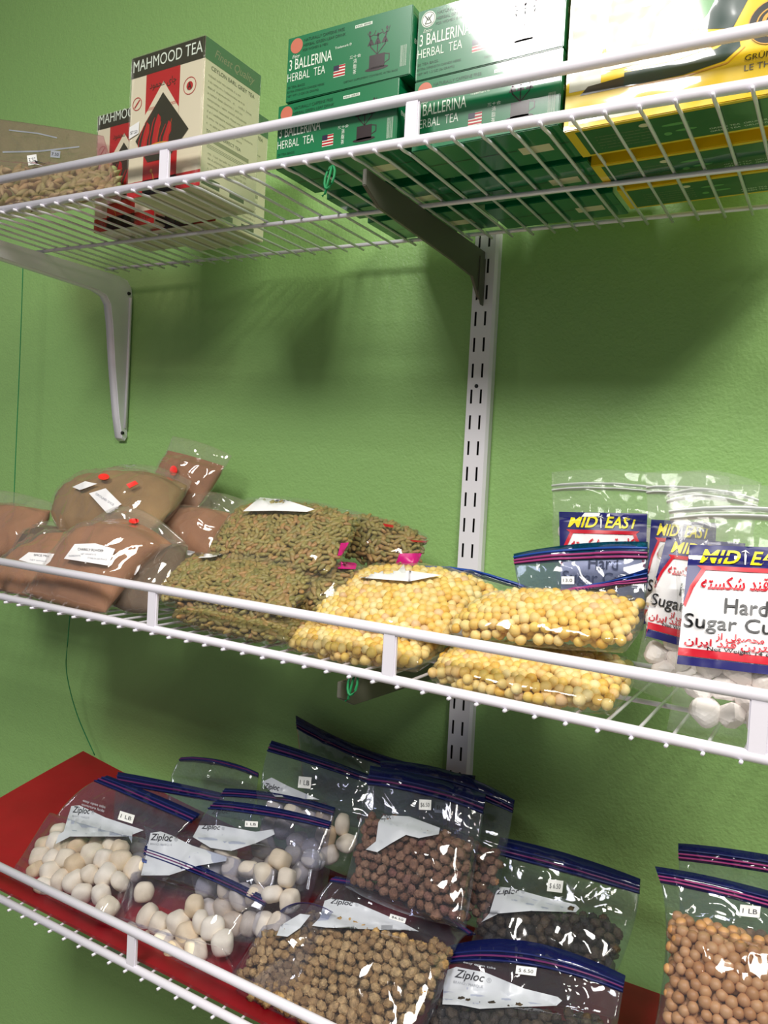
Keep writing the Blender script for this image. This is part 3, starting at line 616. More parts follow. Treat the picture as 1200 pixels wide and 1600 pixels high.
# ------------------------------------------------------------------ bags
NG = 62
def lag(n, t):
    xs = np.linspace(0, 1, n); out = []
    for i in range(n):
        p = np.ones_like(t)
        for j in range(n):
            if j != i: p = p*(t-xs[j])/(xs[i]-xs[j])
        out.append(p)
    return np.stack(out, -1)
class Bag:
    """A pillow of two plastic sheets: rows of (pixel, pixel, depth) fix where its middle lies in the room, T its thickness."""
    def __init__(s, name, label, cat, group, rows, T, v0=0.3, v1=1.0, fm='film', seed=1, wr=0.0016, hp=4.0, emp=0.10, sharp=0.6, rmin=0.0):
        s.rows = np.array([[aty(*q) if not isinstance(q, Vector) else np.array(q[:]) for q in r] for r in rows]); s.T = T; s.v0 = v0; s.v1 = v1; s.hp = hp; s.emp = emp; s.seed = seed; s.lab = None; s.rmin = rmin; s.sharp = sharp
        base = s.rows[-1][s.rows.shape[1]//2]; s.loc = Vector(base.tolist())
        s.root = thing(name, s.loc, label, cat, group)
        g = np.linspace(0, 1, NG); U, V = np.meshgrid(g, g, indexing='xy'); s.U, s.V = U, V
        mid, n = s.mid(U, V); th = s.thick(U, V)
        w = np.zeros_like(U); w2 = np.zeros_like(U)
        ox = Vector((seed*3.7, seed*1.3, 0))
        for i in range(NG):
            for j in range(NG):
                p = Vector(mid[i, j].tolist())
                e = min(1, 6*min(U[i, j], 1-U[i, j]))*min(1, 8*min(V[i, j], 1-V[i, j])+0.1)
                loose = 1.0 if V[i, j] < v0 else 0.55
                rd = (1-abs(noise.noise(p*22+ox)))**5*1.3+(1-abs(noise.noise(p*41-ox)))**6*0.7
                fr = 0.6*noise.noise(p*14+ox) if V[i, j] < v0-0.04 else 0.25
                w[i, j] = e*loose*(rd+fr+0.15*noise.noise(p*90+ox)); w2[i, j] = e*loose*((1-abs(noise.noise(p*24-ox)))**4+abs(fr))
        s.F = mid+n*(th/2+w*wr+0.0006)[..., None]; s.B = mid-n*(th/2+w2*wr+0.0006)[..., None]
        VV = [tuple(p) for p in s.F.reshape(-1, 3)]+[tuple(p) for p in s.B.reshape(-1, 3)]; FF = []; o = NG*NG
        for i in range(NG-1):
            for j in range(NG-1):
                a = i*NG+j; FF.append((a, a+1, a+NG+1, a+NG)); FF.append((o+a, o+a+NG, o+a+NG+1, o+a+1))
        ed = [(0, j) for j in range(NG)]+[(i, NG-1) for i in range(1, NG)]+[(NG-1, j) for j in range(NG-2, -1, -1)]+[(i, 0) for i in range(NG-2, 0, -1)]
        ids = [i*NG+j for i, j in ed]
        for k in range(len(ids)):
            a, b = ids[k], ids[(k+1) % len(ids)]; FF.append((a, a+o, b+o, b))
        mesh_obj('plastic_film', VV, FF, M[fm], s.root, True, s.loc)
        s.PX = project(s.F)
    def mid(s, U, V):
        A = lag(s.rows.shape[0], V); B = lag(s.rows.shape[1], U)
        f = lambda a, b: np.einsum('...i,...j,ijk->...k', a, b, s.rows)
        P = f(A, B); e = 1e-3
        du = f(A, lag(s.rows.shape[1], U+e))-P; dv = f(lag(s.rows.shape[0], V+e), B)-P
        n = np.cross(du, dv); n /= np.linalg.norm(n, axis=-1, keepdims=True)+1e-12
        c = s.rows.reshape(-1, 3).mean(0)
        fl = np.sign(np.sum(n*(CAM-P), -1, keepdims=True)); 
        ref = np.sign(np.sum(n*(CAM-c), -1).mean()) or 1.0
        return P, n*ref
    def thick(s, U, V):
        x = np.clip((V-s.v0)/(1-s.v0), 0, 1)
        g = np.clip(np.sin(np.pi*np.clip(0.06+0.94*x, 0, 1)**0.85), 0, 1)**s.sharp
        g = np.where(V < s.v0, s.emp*np.clip(V/max(s.v0, 1e-3), 0, 1)**0.8, np.maximum(g*np.clip(x*6, 0, 1), s.emp*(1-x)))
        h = np.clip(1-np.abs(2*U-1)**s.hp, 0, 1)**0.6
        t = s.T*g*h
        return np.maximum(t, 2.7*s.rmin*np.clip(x*30, 0, 1)**.5*np.clip((1-x)*30, 0, 1)**.5*np.clip(np.minimum(U, 1-U)*30, 0, 1)**.5) if s.rmin else t
    def surf(s, A, u, v):
        x = np.clip(np.asarray(u, float), 0, 1)*(NG-1); y = np.clip(np.asarray(v, float), 0, 1)*(NG-1)
        j = np.minimum(x.astype(int), NG-2); i = np.minimum(y.astype(int), NG-2); fx = (x-j)[..., None]; fy = (y-i)[..., None]
        return (A[i, j]*(1-fx)+A[i, j+1]*fx)*(1-fy)+(A[i+1, j]*(1-fx)+A[i+1, j+1]*fx)*fy
    def inv(s, Q):
        Q = np.asarray(Q, float); G = s.PX.reshape(-1, 2)
        D = ((Q[:, None, :]-G[None])**2).sum(-1); k = D.argmin(1); u = (k % NG)/(NG-1); v = (k//NG)/(NG-1); e = 0.01
        for _ in range(3):
            p = s.surf(s.PX, u, v); uu = np.clip(u+e, 0, 1); vv = np.clip(v+e, 0, 1); um = np.clip(u-e, 0, 1); vm = np.clip(v-e, 0, 1)
            ju = (s.surf(s.PX, uu, v)-s.surf(s.PX, um, v))/(uu-um)[:, None]; jv = (s.surf(s.PX, u, vv)-s.surf(s.PX, u, vm))/(vv-vm)[:, None]
            d = Q-p; det = ju[:, 0]*jv[:, 1]-ju[:, 1]*jv[:, 0]; det = np.where(np.abs(det) < 1e-3, 1e9, det)
            u = np.clip(u+np.clip((d[:, 0]*jv[:, 1]-d[:, 1]*jv[:, 0])/det, -0.06, 0.06), 0, 1); v = np.clip(v+np.clip((ju[:, 0]*d[:, 1]-ju[:, 1]*d[:, 0])/det, -0.06, 0.06), 0, 1)
        return u, v
    def place(s, name, m, P, F, lvl, par=None):
        u, v = s.inv(P); W = s.surf(s.F, u, v); d = CAM-W; _, n = s.mid(u, v)
        W = W+n*(0.0007+0.0004*lvl); return mesh_obj(name, W, F, M[m], par or s.root, True, s.loc)
    def poly(s, name, m, polys, lvl=1, step=6, par=None):
        P, F = poly2d(polys, step); o = s.place(name, m, P, F, lvl, par)
        if name in ('paper_label', 'write_on_patch'): s.lab = o
        return o
    def text(s, name, m, body, p0, p1, h, lvl=2, bold=0.0, shear=0.0, par=None):
        P, F, a = text2d(body, bold, shear)
        if not len(P): return
        p0 = np.array(p0, float); ex = np.array(p1, float)-p0; ln = np.linalg.norm(ex); t = ex/ln; up = np.array([t[1], -t[0]])
        return s.place(name, m, p0+P[:, :1]*ex+P[:, 1:]*up*h, F, lvl, par or s.lab)
    def sticker(s, px, py, w, h, ang=0.0, txt='$ 6.50', m='sticker'):
        c, sn = math.cos(ang), math.sin(ang); R = lambda x, y: (px+x*c-y*sn, py+x*sn+y*c)
        st = s.poly('price_sticker', m, [[R(-w/2, -h/2), R(w/2, -h/2), R(w/2, h/2), R(-w/2, h/2)]], 2, 5)
        if txt: s.text('price_lettering', 'ink', txt, R(-w*0.36, h*0.22), R(w*0.36, h*0.22), h*0.42, 3, par=st)
    def zipper(s, va=0.0, vb=0.10, bands='navyfilm', tracks=(('navy', 0.35), ('purple', 0.65), ('magenta', 0.9)), skew=0.0, ext=0.0):
        n = 40; us = np.linspace(0, 1, n)
        bandobj = [None]
        def strip(name, a, b, lift, m):
            V_ = []; 
            for vv in (a, b):
                P = s.surf(s.F, us, vv+skew*us); V_.append(P)
            _, nn = s.mid(us, np.full_like(us, (a+b)/2)); 
            up = (V_[0]-V_[1]); 
            if name == 'zipper_band': V_[0] = V_[0]+up*ext
            bk = [s.surf(s.B, us, a+skew*us), s.surf(s.B, us, b+skew*us)]
            if name == 'zipper_band': bk[0] = bk[0]+up*ext
            pts = np.concatenate([V_[0]+nn*lift, V_[1]+nn*lift, bk[1]-nn*lift, bk[0]-nn*lift]); F = []
            for k in range(4):
                for i in range(n-1):
                    a_ = k*n+i; b_ = ((k+1) % 4)*n+i; F.append((a_, a_+1, b_+1, b_))
            o = mesh_obj(name, pts, F, M[m], bandobj[0] or s.root, True, s.loc)
            bandobj[0] = bandobj[0] or o
        H = vb-va
        strip('zipper_band', va, vb, 0.0004, bands)
        for m, f in tracks: strip('zipper_track', va+H*(f-0.06), va+H*(f+0.05), 0.0018, m)
    def mass(s, m, inset=0.0016, seed=0, lump=0.004):
        n = 34; g = np.linspace(0.0, 1, n); U, V = np.meshgrid(np.linspace(0.02, 0.98, n), s.v0+(s.v1-s.v0-0.015)*g)
        md, nn = s.mid(U, V); th = s.thick(U, V); nz = np.array([[noise.noise(Vector(p.tolist())*30+Vector((s.seed, 0, 0)))*lump for p in r] for r in md])
        h = np.maximum(th/2-inset+np.minimum(nz, 0), 0.0004)
        A = md+nn*h[..., None]; B = md-nn*h[..., None]; o = n*n
        V_ = list(A.reshape(-1, 3))+list(B.reshape(-1, 3)); F = []
        for i in range(n-1):
            for j in range(n-1): a = i*n+j; F.append((a, a+1, a+n+1, a+n)); F.append((o+a, o+a+n, o+a+n+1, o+a+1))
        ids = [j for j in range(n)]+[i*n+n-1 for i in range(1, n)]+[(n-1)*n+j for j in range(n-2, -1, -1)]+[i*n for i in range(n-2, 0, -1)]
        for k in range(len(ids)): a, b = ids[k], ids[(k+1) % len(ids)]; F.append((a, a+o, b+o, b))
        return mesh_obj('spice_powder', V_, F, M[m], s.root, True, s.loc)
    def fill(s, name, kind, m, r, spread=0.92, layers=3, front_top=None, lim=100, edge=0.0, umin=0.04, umax=0.96, frac=1.0, vtop=None):
        rg = np.random.RandomState(s.seed+11)
        va = s.v0 if vtop is None else vtop
        e = np.linspace(0, 1, 12); Wm = np.linalg.norm(np.diff(s.mid(e, np.full(12, 0.7))[0], axis=0), axis=1).sum(); Hm = np.linalg.norm(np.diff(s.mid(np.full(12, 0.5), e)[0], axis=0), axis=1).sum()
        d = 2*r*spread; pts = []; lay = []
        nrow = int(Hm*(s.v1-va)/(d*0.87))+1; ncol = int(Wm/d)+1
        for L_ in range(layers):
            for a in range(nrow+1):
                for b in range(ncol+1):
                    v = va+1.12*r/Hm+(a+0.4*(L_ % 2))*d*0.87/Hm*0.97; u = (b+0.5*((a+L_) % 2))*d/Wm
                    u += rg.normal(0, 0.2)*d/Wm; v += rg.normal(0, 0.2)*d/Hm
                    mu_ = 1.0*r/Wm+0.008
                    if not (mu_ < u < 1-mu_ and va+1.1*r/Hm < v < s.v1-1.05*r/Hm): continue
                    t = float(s.thick(np.array(u), np.array(v)))
                    w = t/2-r*1.16-L_*d*0.84
                    if L_ > 0 and w < -t/2+r*1.12: continue
                    if L_ == 0 and t < r*2.2: continue
                    if L_ == 0: w = max(w, 0)
                    if rg.rand() > frac: continue
                    pts.append((u, v, w)); lay.append(L_)
        if not pts: return
        A = np.array(pts); lay = np.array(lay); md, nn = s.mid(A[:, 0], A[:, 1]); X = md+nn*A[:, 2:3]; X0 = X.copy()
        for _ in range(4):      # push crowded neighbours apart, sideways only
            X2 = X.copy()
            for i0 in range(0, len(X), 400):
                D = X[i0:i0+400, None]-X[None]; q = np.sqrt((D**2).sum(-1))+1e-9; k = np.clip(d-q, 0, None); k[q < 1e-7] = 0
                X2[i0:i0+400] += 0.28*(D/q[..., None]*k[..., None]).sum(1)
            dX = X2-X0; q0 = np.linalg.norm(dX, axis=1, keepdims=True)+1e-9; X = X0+dX*np.minimum(1, 0.45*r/q0)
        order = np.argsort(lay*10+np.linalg.norm(X-CAM, axis=1)); top = set(order[:lim].tolist())
        RV = []; RF = []; RT = []; off = 0; sh = shapes(kind); lc = np.array(s.loc[:])
        for i in range(len(X)):
            k = rg.randint(5); tn = round(rg.rand(), 1); q = Vector((rg.normal(), rg.normal(), rg.normal())).normalized().to_track_quat('Z', 'Y'); 
            if kind in ('raisin', 'pod'):
                t1 = Vector((rg.normal(), rg.normal(), rg.normal())); n_ = Vector(nn[i].tolist()); t1 = (t1-n_*t1.dot(n_)*0.7).normalized(); q = t1.to_track_quat('Z', 'Y')
            sc = r*(0.9+0.22*rg.rand())*(1.0 if kind != 'kashk' else 0.98)
            if i in top:
                o = bpy.data.objects.new(name, item_mesh(kind, k, tn, M[m], r)); COL.objects.link(o); o.parent = s.root
                o.location = X[i]-lc; o.rotation_mode = 'QUATERNION'; o.rotation_quaternion = q; o.scale = (sc/r, sc/r, sc/r)
            else:
                V, F = sh[k]; Rm = np.array(q.to_matrix())*sc; RV.append(V@Rm.T+X[i]-lc); RF.append(F+off); RT.append(np.full(len(V), tn)); off += len(V)
        if RV:
            V = np.concatenate(RV); F = np.concatenate(RF); me = bpy.data.meshes.new(name)
            me.vertices.add(len(V)); me.vertices.foreach_set('co', V.ravel()); me.loops.add(F.size); me.loops.foreach_set('vertex_index', F.ravel().astype(np.int32))
            me.polygons.add(len(F)); me.polygons.foreach_set('loop_start', np.arange(0, F.size, 3, dtype=np.int32)); me.polygons.foreach_set('use_smooth', np.full(len(F), kind != 'sugar'))
            me.update(calc_edges=True); at = me.attributes.new('tint', 'FLOAT', 'POINT'); at.data.foreach_set('value', np.concatenate(RT)); me.materials.append(M[m])
            o = bpy.data.objects.new(name, me); COL.objects.link(o); o.parent = s.root; o['kind'] = 'stuff'

# ------------------------------------------------------------------ every bag
ZT_LINES = (('navy', 0.35), ('purple', 0.62), ('navy', 0.9))
# ---- top shelf, left
b = Bag('pod_bag', 'pinkish clear bag of dried green pods lying at the left end of the top shelf', 'bag', None,
        [[(-60, 180, -0.205), (60, 195, -0.205), (162, 213, -0.208)], [(-50, 228, -0.212), (70, 243, -0.212), (172, 246, -0.215)], [(-50, 290, -0.23), (75, 288, -0.23), (184, 278, -0.232)], [(-50, 338, -0.278), (80, 320, -0.278), (188, 300, -0.278)]], 0.034, v0=0.46, fm='pinkfilm', rmin=0.0075, seed=3, wr=0.003, sharp=0.45)
b.fill('dried_pod', 'pod', 'pod', 0.0092, layers=3, spread=0.80)
b.poly('zip_line', 'inksoft', [[(5, 237), (60, 236), (125, 229), (125, 231), (60, 238.5), (5, 239.5)]], 1); b.poly('zip_line', 'inksoft', [[(15, 203), (60, 208), (90, 215), (90, 217), (60, 210), (15, 205)]], 1)
b.sticker(52, 251, 15, 16, -0.15, '7.50'); b.sticker(88, 242, 15, 11, 0.1, '7.50', 'inksoft')

# ---- middle shelf: brown powders
PW = 'bags of brown ground spice on the middle shelf'
def powder(label, rows, T, m, seed, v0=0.2, **k):
    b = Bag('spice_powder_bag', label, 'bag', PW, rows, T, v0=v0, fm='filmsoft', seed=seed, wr=0.0055, hp=3.0, sharp=0.5, emp=0.08, **k); b.mass(m, seed=seed, lump=0.009); return b
b = powder('small powder bag leaning at the back against the green wall, red dot on it', [[(270, 682, -.045), (316, 692, -.045), (362, 712, -.045)], [(248, 730, -.06), (290, 742, -.06), (338, 752, -.06)], [(222, 775, -.085), (262, 790, -.085), (308, 796, -.085)]], 0.035, 'powder', 21, 0.22)
b.poly('red_dot', 'redtag', [circle(272, 736, 6, 8, 12)], 2); b.poly('paper_label', 'lab_white', [[(245, 755), (262, 747), (274, 755), (258, 770)]], 2)
b = powder('powder bag behind the raisin bags, soft clear neck to its right', [[(268, 772, -.07), (325, 768, -.07), (388, 784, -.07)], [(255, 812, -.1), (305, 812, -.1), (358, 822, -.1)], [(240, 862, -.13), (290, 868, -.13), (330, 872, -.13)]], 0.045, 'powder', 22, 0.3)
b.poly('paper_label', 'lab_white', [[(284, 858), (306, 863), (290, 882), (280, 880)]], 2)
b = powder('large olive-brown powder bag on the pile with two red dots and two white labels', [[(120, 752, -.09), (210, 726, -.085), (300, 752, -.085)], [(82, 788, -.13), (175, 778, -.13), (275, 794, -.13)], [(92, 828, -.175), (150, 838, -.175), (235, 828, -.175)]], 0.055, 'powder2', 23, 0.1)
b.poly('red_dot', 'redtag', [circle(163, 746, 9, 5, 12)], 2); b.poly('red_dot', 'redtag', [[(198, 758), (212, 752), (217, 757), (203, 764)]], 2)
b.poly('paper_label', 'lab_white', [[(114, 762), (134, 753), (153, 757), (126, 767)]], 2); b.poly('paper_label', 'lab_white', [[(140, 772), (166, 764), (191, 789), (168, 803)]], 2)
b.text('label_lettering', 'inksoft', 'GROUND SPICE', (150, 774), (178, 792), 3.5, 3)
b = powder('powder bag at the far left end of the middle shelf, topmost there', [[(-70, 768, -.11), (0, 766, -.11), (88, 788, -.12)], [(-60, 815, -.15), (5, 815, -.15), (72, 815, -.15)], [(-60, 872, -.19), (-5, 872, -.19), (38, 862, -.18)]], 0.05, 'powder', 24, 0.24)
b = powder('dark powder bag wedged beneath the far left bag', [[(48, 824, -.16), (78, 814, -.16), (108, 826, -.16)], [(28, 850, -.18), (62, 850, -.18), (98, 852, -.18)], [(5, 885, -.2), (45, 890, -.2), (80, 885, -.2)]], 0.03, 'powder3', 25, 0.1)
b = powder('brown powder bag lying at the front left with one small white label, no red dot', [[(62, 842, -.17), (98, 828, -.17), (130, 832, -.17)], [(8, 882, -.21), (66, 875, -.21), (118, 878, -.21)], [(-45, 908, -.26), (20, 928, -.26), (92, 941, -.26)]], 0.045, 'powder', 26, 0.04)
b.poly('paper_label', 'lab_white', [[(30, 876), (46, 864), (93, 867), (72, 887)]], 2); b.text('label_lettering', 'ink', 'SPICE MIX', (54, 870), (78, 872), 3, 3); b.text('label_lettering', 'inksoft', 'NET WEIGHT', (48, 877), (74, 880), 2, 3)
b = powder('dark side-lying powder bag between the front powder bag and the raisins', [[(225, 838, -.17), (262, 842, -.17), (294, 852, -.17)], [(205, 890, -.2), (240, 893, -.2), (280, 893, -.2)], [(172, 945, -.24), (205, 958, -.24), (235, 956, -.24)]], 0.035, 'powder3', 27, 0.05)
b.poly('paper_label', 'lab_white', [[(205, 896), (222, 880), (218, 892), (212, 900)]], 2)
b = powder('front brown powder bag with a large printed white name label and a red dot', [[(142, 822, -.18), (203, 792, -.18), (290, 848, -.17)], [(90, 868, -.22), (155, 872, -.225), (222, 885, -.22)], [(34, 926, -.265), (100, 948, -.268), (166, 960, -.265)]], 0.055, 'powder', 28, 0.12)
b.poly('red_dot', 'redtag', [circle(210, 815, 8, 4, 12)], 2)
b.poly('paper_label', 'lab_white', [[(101, 874), (118, 851), (150, 850), (181, 859), (170, 885), (140, 880)]], 2)
b.text('label_lettering', 'ink', 'CHARKLY POWDER', (123, 861), (163, 864), 4, 3); b.text('label_lettering', 'inksoft', 'NET WEIGHT 8 OZ', (128, 868), (152, 869), 2.5, 3); b.text('label_lettering', 'inksoft', 'INGREDIENTS', (109, 871), (127, 871), 2.5, 3); b.text('label_lettering', 'inksoft', 'STORE IN DRY PLACE', (138, 874), (168, 877), 2.5, 3)

# ---- raisins
RG = 'bags of green raisins on the middle shelf'
def raisins(label, rows, T, seed, v0=0.08, lim=100, **k):
    b = Bag('raisin_bag', label, 'bag', RG, rows, T, v0=v0, fm='film', seed=seed, wr=0.0022, hp=3.5, sharp=0.42, rmin=0.0052, **k); b.fill('green_raisin', 'raisin', 'raisin', 0.0054, layers=5, spread=0.62, lim=lim); return b
b = raisins('raisin bag at the rear right by the wall, dark red seam and pink zip tab', [[(540, 795, -.05), (600, 812, -.05), (672, 842, -.05)], [(535, 830, -.075), (600, 845, -.075), (662, 862, -.075)], [(525, 875, -.10), (590, 885, -.10), (650, 890, -.10)]], 0.04, 31)
b.poly('pink_zip_tab', 'pinkplastic', [[(625, 866), (668, 866), (662, 887), (618, 884)]], 2); b.poly('seam_strip', 'bred', [[(598, 819), (615, 822), (615, 826), (602, 824)], [(640, 845), (683, 848), (683, 851), (645, 848)]], 2)
b = raisins('raisin bag low in the stack with its end showing right of the pink tabs', [[(470, 885, -.13), (525, 880, -.13), (570, 885, -.13)], [(455, 915, -.17), (505, 920, -.17), (550, 922, -.17)], [(440, 955, -.2), (480, 960, -.2), (520, 958, -.2)]], 0.045, 32)
b.poly('pink_zip_tab', 'pinkplastic', [[(538, 872), (561, 872), (556, 891), (528, 890)]], 2)
b = raisins('bottom raisin bag lying flat on the middle shelf wires', [[(300, 925, -.15), (400, 940, -.15), (505, 955, -.15)], [(280, 945, -.21), (375, 961, -.21), (480, 980, -.21)], [(268, 962, -.268), (360, 984, -.268), (446, 1004, -.268)]], 0.04, 33)
b = raisins('topmost raisin bag with a long white label along its back edge', [[(385, 778, -.09), (475, 780, -.085), (565, 806, -.085)], [(348, 825, -.14), (450, 832, -.14), (548, 846, -.14)], [(322, 868, -.19), (415, 890, -.19), (515, 902, -.19)]], 0.05, 34, 0.10)
b.poly('paper_label', 'lab_white', [[(380, 800), (407, 778), (450, 783), (492, 797), (480, 801), (430, 799)]], 1)
b.poly('pink_zip_tab', 'pinkplastic', [[(533, 850), (556, 849), (548, 868), (528, 870)]], 2)
b = raisins('middle raisin bag of the front stack, directly above the flat one', [[(300, 868, -.16), (400, 868, -.155), (515, 886, -.155)], [(262, 902, -.2), (370, 912, -.2), (485, 925, -.2)], [(250, 938, -.25), (345, 955, -.25), (450, 965, -.25)]], 0.048, 35)
b.poly('paper_label', 'lab_white', [[(310, 873), (322, 866), (352, 868), (330, 872)]], 1)

# ---- yellow chickpeas
CG = 'bags of yellow chickpeas on the middle shelf'
def peas(label, rows, T, seed, v0=0.05, lim=100, fm='film', **k):
    b = Bag('chickpea_bag', label, 'bag', CG, rows, T, v0=v0, fm=fm, seed=seed, wr=0.0022, hp=3.5, sharp=0.42, rmin=0.005, **k); b.fill('yellow_chickpea', 'pea', 'pea', 0.0050, layers=7, spread=0.86, lim=lim); return b
b = peas('rear chickpea bag before the sugar bags, teal and blue zip with a price sticker', [[(803, 866, -.125), (905, 850, -.125), (1012, 847, -.13)], [(808, 905, -.135), (905, 905, -.135), (1012, 905, -.14)], [(825, 975, -.145), (915, 985, -.145), (1005, 985, -.15)]], 0.03, 41, 0.62, fm='bluehaze')
b.zipper(0.0, 0.26, 'tealfilm', (('blue', 0.4), ('magenta', 0.68), ('magenta', 0.9))); b.sticker(888, 907, 20, 12, 0.0, '13.0')
b = peas('lower left chickpea bag lying flat behind the lip strap', [[(490, 972, -.14), (590, 975, -.14), (705, 988, -.14)], [(465, 988, -.20), (560, 998, -.20), (695, 1014, -.20)], [(446, 1006, -.262), (540, 1024, -.264), (655, 1042, -.262)]], 0.042, 42)
b = peas('lower right chickpea bag at the shelf edge, the largest and nearest', [[(715, 1012, -.15), (830, 1018, -.15), (990, 1035, -.15)], [(690, 1030, -.21), (815, 1048, -.21), (990, 1068, -.21)], [(668, 1052, -.268), (795, 1084, -.272), (962, 1108, -.27)]], 0.044, 43)
b = peas('upper left chickpea bag with a white label and blue zip trailing right', [[(610, 886, -.07), (725, 892, -.07), (824, 918, -.075)], [(545, 912, -.12), (650, 905, -.12), (785, 930, -.12)], [(505, 940, -.175), (615, 940, -.175), (745, 962, -.175)], [(486, 972, -.235), (585, 985, -.235), (690, 1002, -.235)]], 0.045, 44, 0.24)
b.zipper(0.0, 0.09, 'bluefilm', (('blue', 0.5),)); b.poly('paper_label', 'lab_white', [[(562, 904), (580, 894), (640, 893), (690, 900), (640, 910)]], 1)
b = peas('upper right chickpea bag lying on the largest one, blue zip neck raised behind', [[(850, 938, -.165), (930, 915, -.165), (1012, 888, -.165)], [(765, 948, -.180), (865, 942, -.18), (1010, 948, -.178)], [(722, 962, -.205), (845, 966, -.205), (1002, 982, -.205)], [(692, 988, -.24), (815, 1002, -.24), (980, 1012, -.24)]], 0.040, 45, 0.26)
b.zipper(0.0, 0.10, 'bluefilm', (('blue', 0.35), ('magenta', 0.7), ('magenta', 0.95)))

# ---- sugar cubes
SG = 'standing bags of white sugar lumps'
def sugar(label, rows, T, seed, lab, full=True, lim=100):
    b = Bag('sugar_bag', label, 'bag', SG, rows, T, v0=0.30, fm='filmclear', seed=seed, wr=0.0022, hp=3.5, sharp=0.40, rmin=0.0115); b.fill('sugar_lump', 'sugar', 'sugar', 0.0120, layers=4, spread=0.76, lim=lim)
    b.zipper(0.08, 0.13, 'filmclear', (('clearzip', 0.2), ('clearzip', 0.8)))
    # label corners in the photo's frame: TL, TR, BR, BL
    TL, TR, BR, BL = [np.array(p, float) for p in lab]
    Q = lambda x, y: tuple((TL*(1-x)+TR*x)*(1-y)+(BL*(1-x)+BR*x)*y)
    R = lambda x0, y0, x1, y1: [Q(x0, y0), Q((x0+x1)/2, y0), Q(x1, y0), Q(x1, (y0+y1)/2), Q(x1, y1), Q((x0+x1)/2, y1), Q(x0, y1), Q(x0, (y0+y1)/2)]
    b.poly('paper_label', 'lab_white', [R(0, 0, 1, 1)], 1, 8); b.poly('label_border', 'lab_navy', [R(0, 0, 1, .18), R(0, .93, 1, 1), [Q(0, .18), Q(.13, .18), Q(.04, .34), Q(0, .5)], [Q(1, .18), Q(.87, .18), Q(.96, .34), Q(1, .5)]], 2, 8, par=b.lab)
    b.poly('label_stripe', 'lab_red', [[Q(.08, .17), Q(.92, .17), Q(.87, .205), Q(.13, .205)], [Q(.13, .18), Q(.16, .2), Q(.07, .36), Q(.02, .52), Q(0, .5), Q(.04, .34)], [Q(.87, .18), Q(.84, .2), Q(.93, .36), Q(.98, .52), Q(1, .5), Q(.96, .34)], R(0, .86, 1, .925)], 3, 8, par=b.lab)
    H = np.linalg.norm(BL-TL)
    b.text('brand_lettering', 'lab_yel', 'MID', Q(.10, .145), Q(.44, .145), H*.11, 4, 0.02, 0.3); b.text('brand_lettering', 'lab_yel', 'EAST', Q(.52, .145), Q(.92, .145), H*.11, 4, 0.02, 0.3)
    b.poly('palm_emblem', 'lab_white', [[Q(.475, .03), Q(.49, .08), Q(.485, .15), Q(.475, .15), Q(.47, .08)], [Q(.44, .05), Q(.478, .03), Q(.515, .06), Q(.478, .045)]], 5, par=b.lab)
    b.text('persian_lettering', 'lab_red', arabic('کله قند شکسته'), Q(.13, .36), Q(.87, .34), H*.10, 4, 0.02)
    b.text('name_lettering', 'lab_blk', 'Hard', Q(.33, .545), Q(.68, .545), H*.125, 4, 0.012); b.text('name_lettering', 'lab_blk', 'Sugar Cubes', Q(.02, .685), Q(.98, .685), H*.115, 4, 0.008)
    b.text('persian_lettering', 'lab_red', arabic('محصولی از'), Q(.28, .765), Q(.66, .765), H*.055, 4, 0.02)
    b.text('persian_lettering', 'lab_red', arabic('مرغوبترین قند ایران'), Q(.04, .825), Q(.94, .825), H*.055, 4, 0.02)
    b.text('weight_lettering', 'lab_blk', 'Net Weight 14 oz', Q(.22, .862), Q(.74, .862), H*.032, 4, 0.01)
    return b
sugar('sugar lump bag at the back against the wall, label partly behind the teal zip', [[(862, 738, -.05), (950, 734, -.05), (1046, 742, -.055)], [(868, 860, -.07), (948, 862, -.07), (1036, 870, -.07)], [(882, 990, -.085), (950, 995, -.085), (1025, 1003, -.085)]], 0.035, 51, [(874, 800), (1012, 803), (1006, 968), (878, 960)], lim=40)
sugar('sugar lump bag second in the row, only a sliver of its label showing', [[(1008, 740, -.10), (1068, 736, -.10), (1140, 746, -.10)], [(1012, 870, -.12), (1065, 880, -.12), (1135, 890, -.12)], [(1000, 1010, -.14), (1060, 1020, -.14), (1125, 1030, -.14)]], 0.035, 52, [(1018, 812), (1120, 818), (1110, 990), (1006, 975)], lim=40)
sugar('sugar lump bag leaning sideways behind the front sugar bag', [[(1046, 748, -.145), (1105, 735, -.145), (1190, 755, -.145)], [(1024, 905, -.175), (1085, 912, -.175), (1160, 920, -.175)], [(985, 1072, -.205), (1045, 1096, -.205), (1115, 1112, -.205)]], 0.04, 53, [(1042, 840), (1165, 850), (1128, 1028), (1002, 992)], lim=60)
sugar('front sugar lump bag at the right edge of the photo, whole label facing out', [[(1040, 768, -.185), (1165, 758, -.185), (1290, 772, -.19)], [(1058, 952, -.225), (1180, 965, -.225), (1292, 985, -.225)], [(1042, 1140, -.262), (1160, 1168, -.262), (1285, 1192, -.262)]], 0.045, 54, [(1078, 852), (1262, 858), (1262, 1062), (1058, 1038)], lim=80)

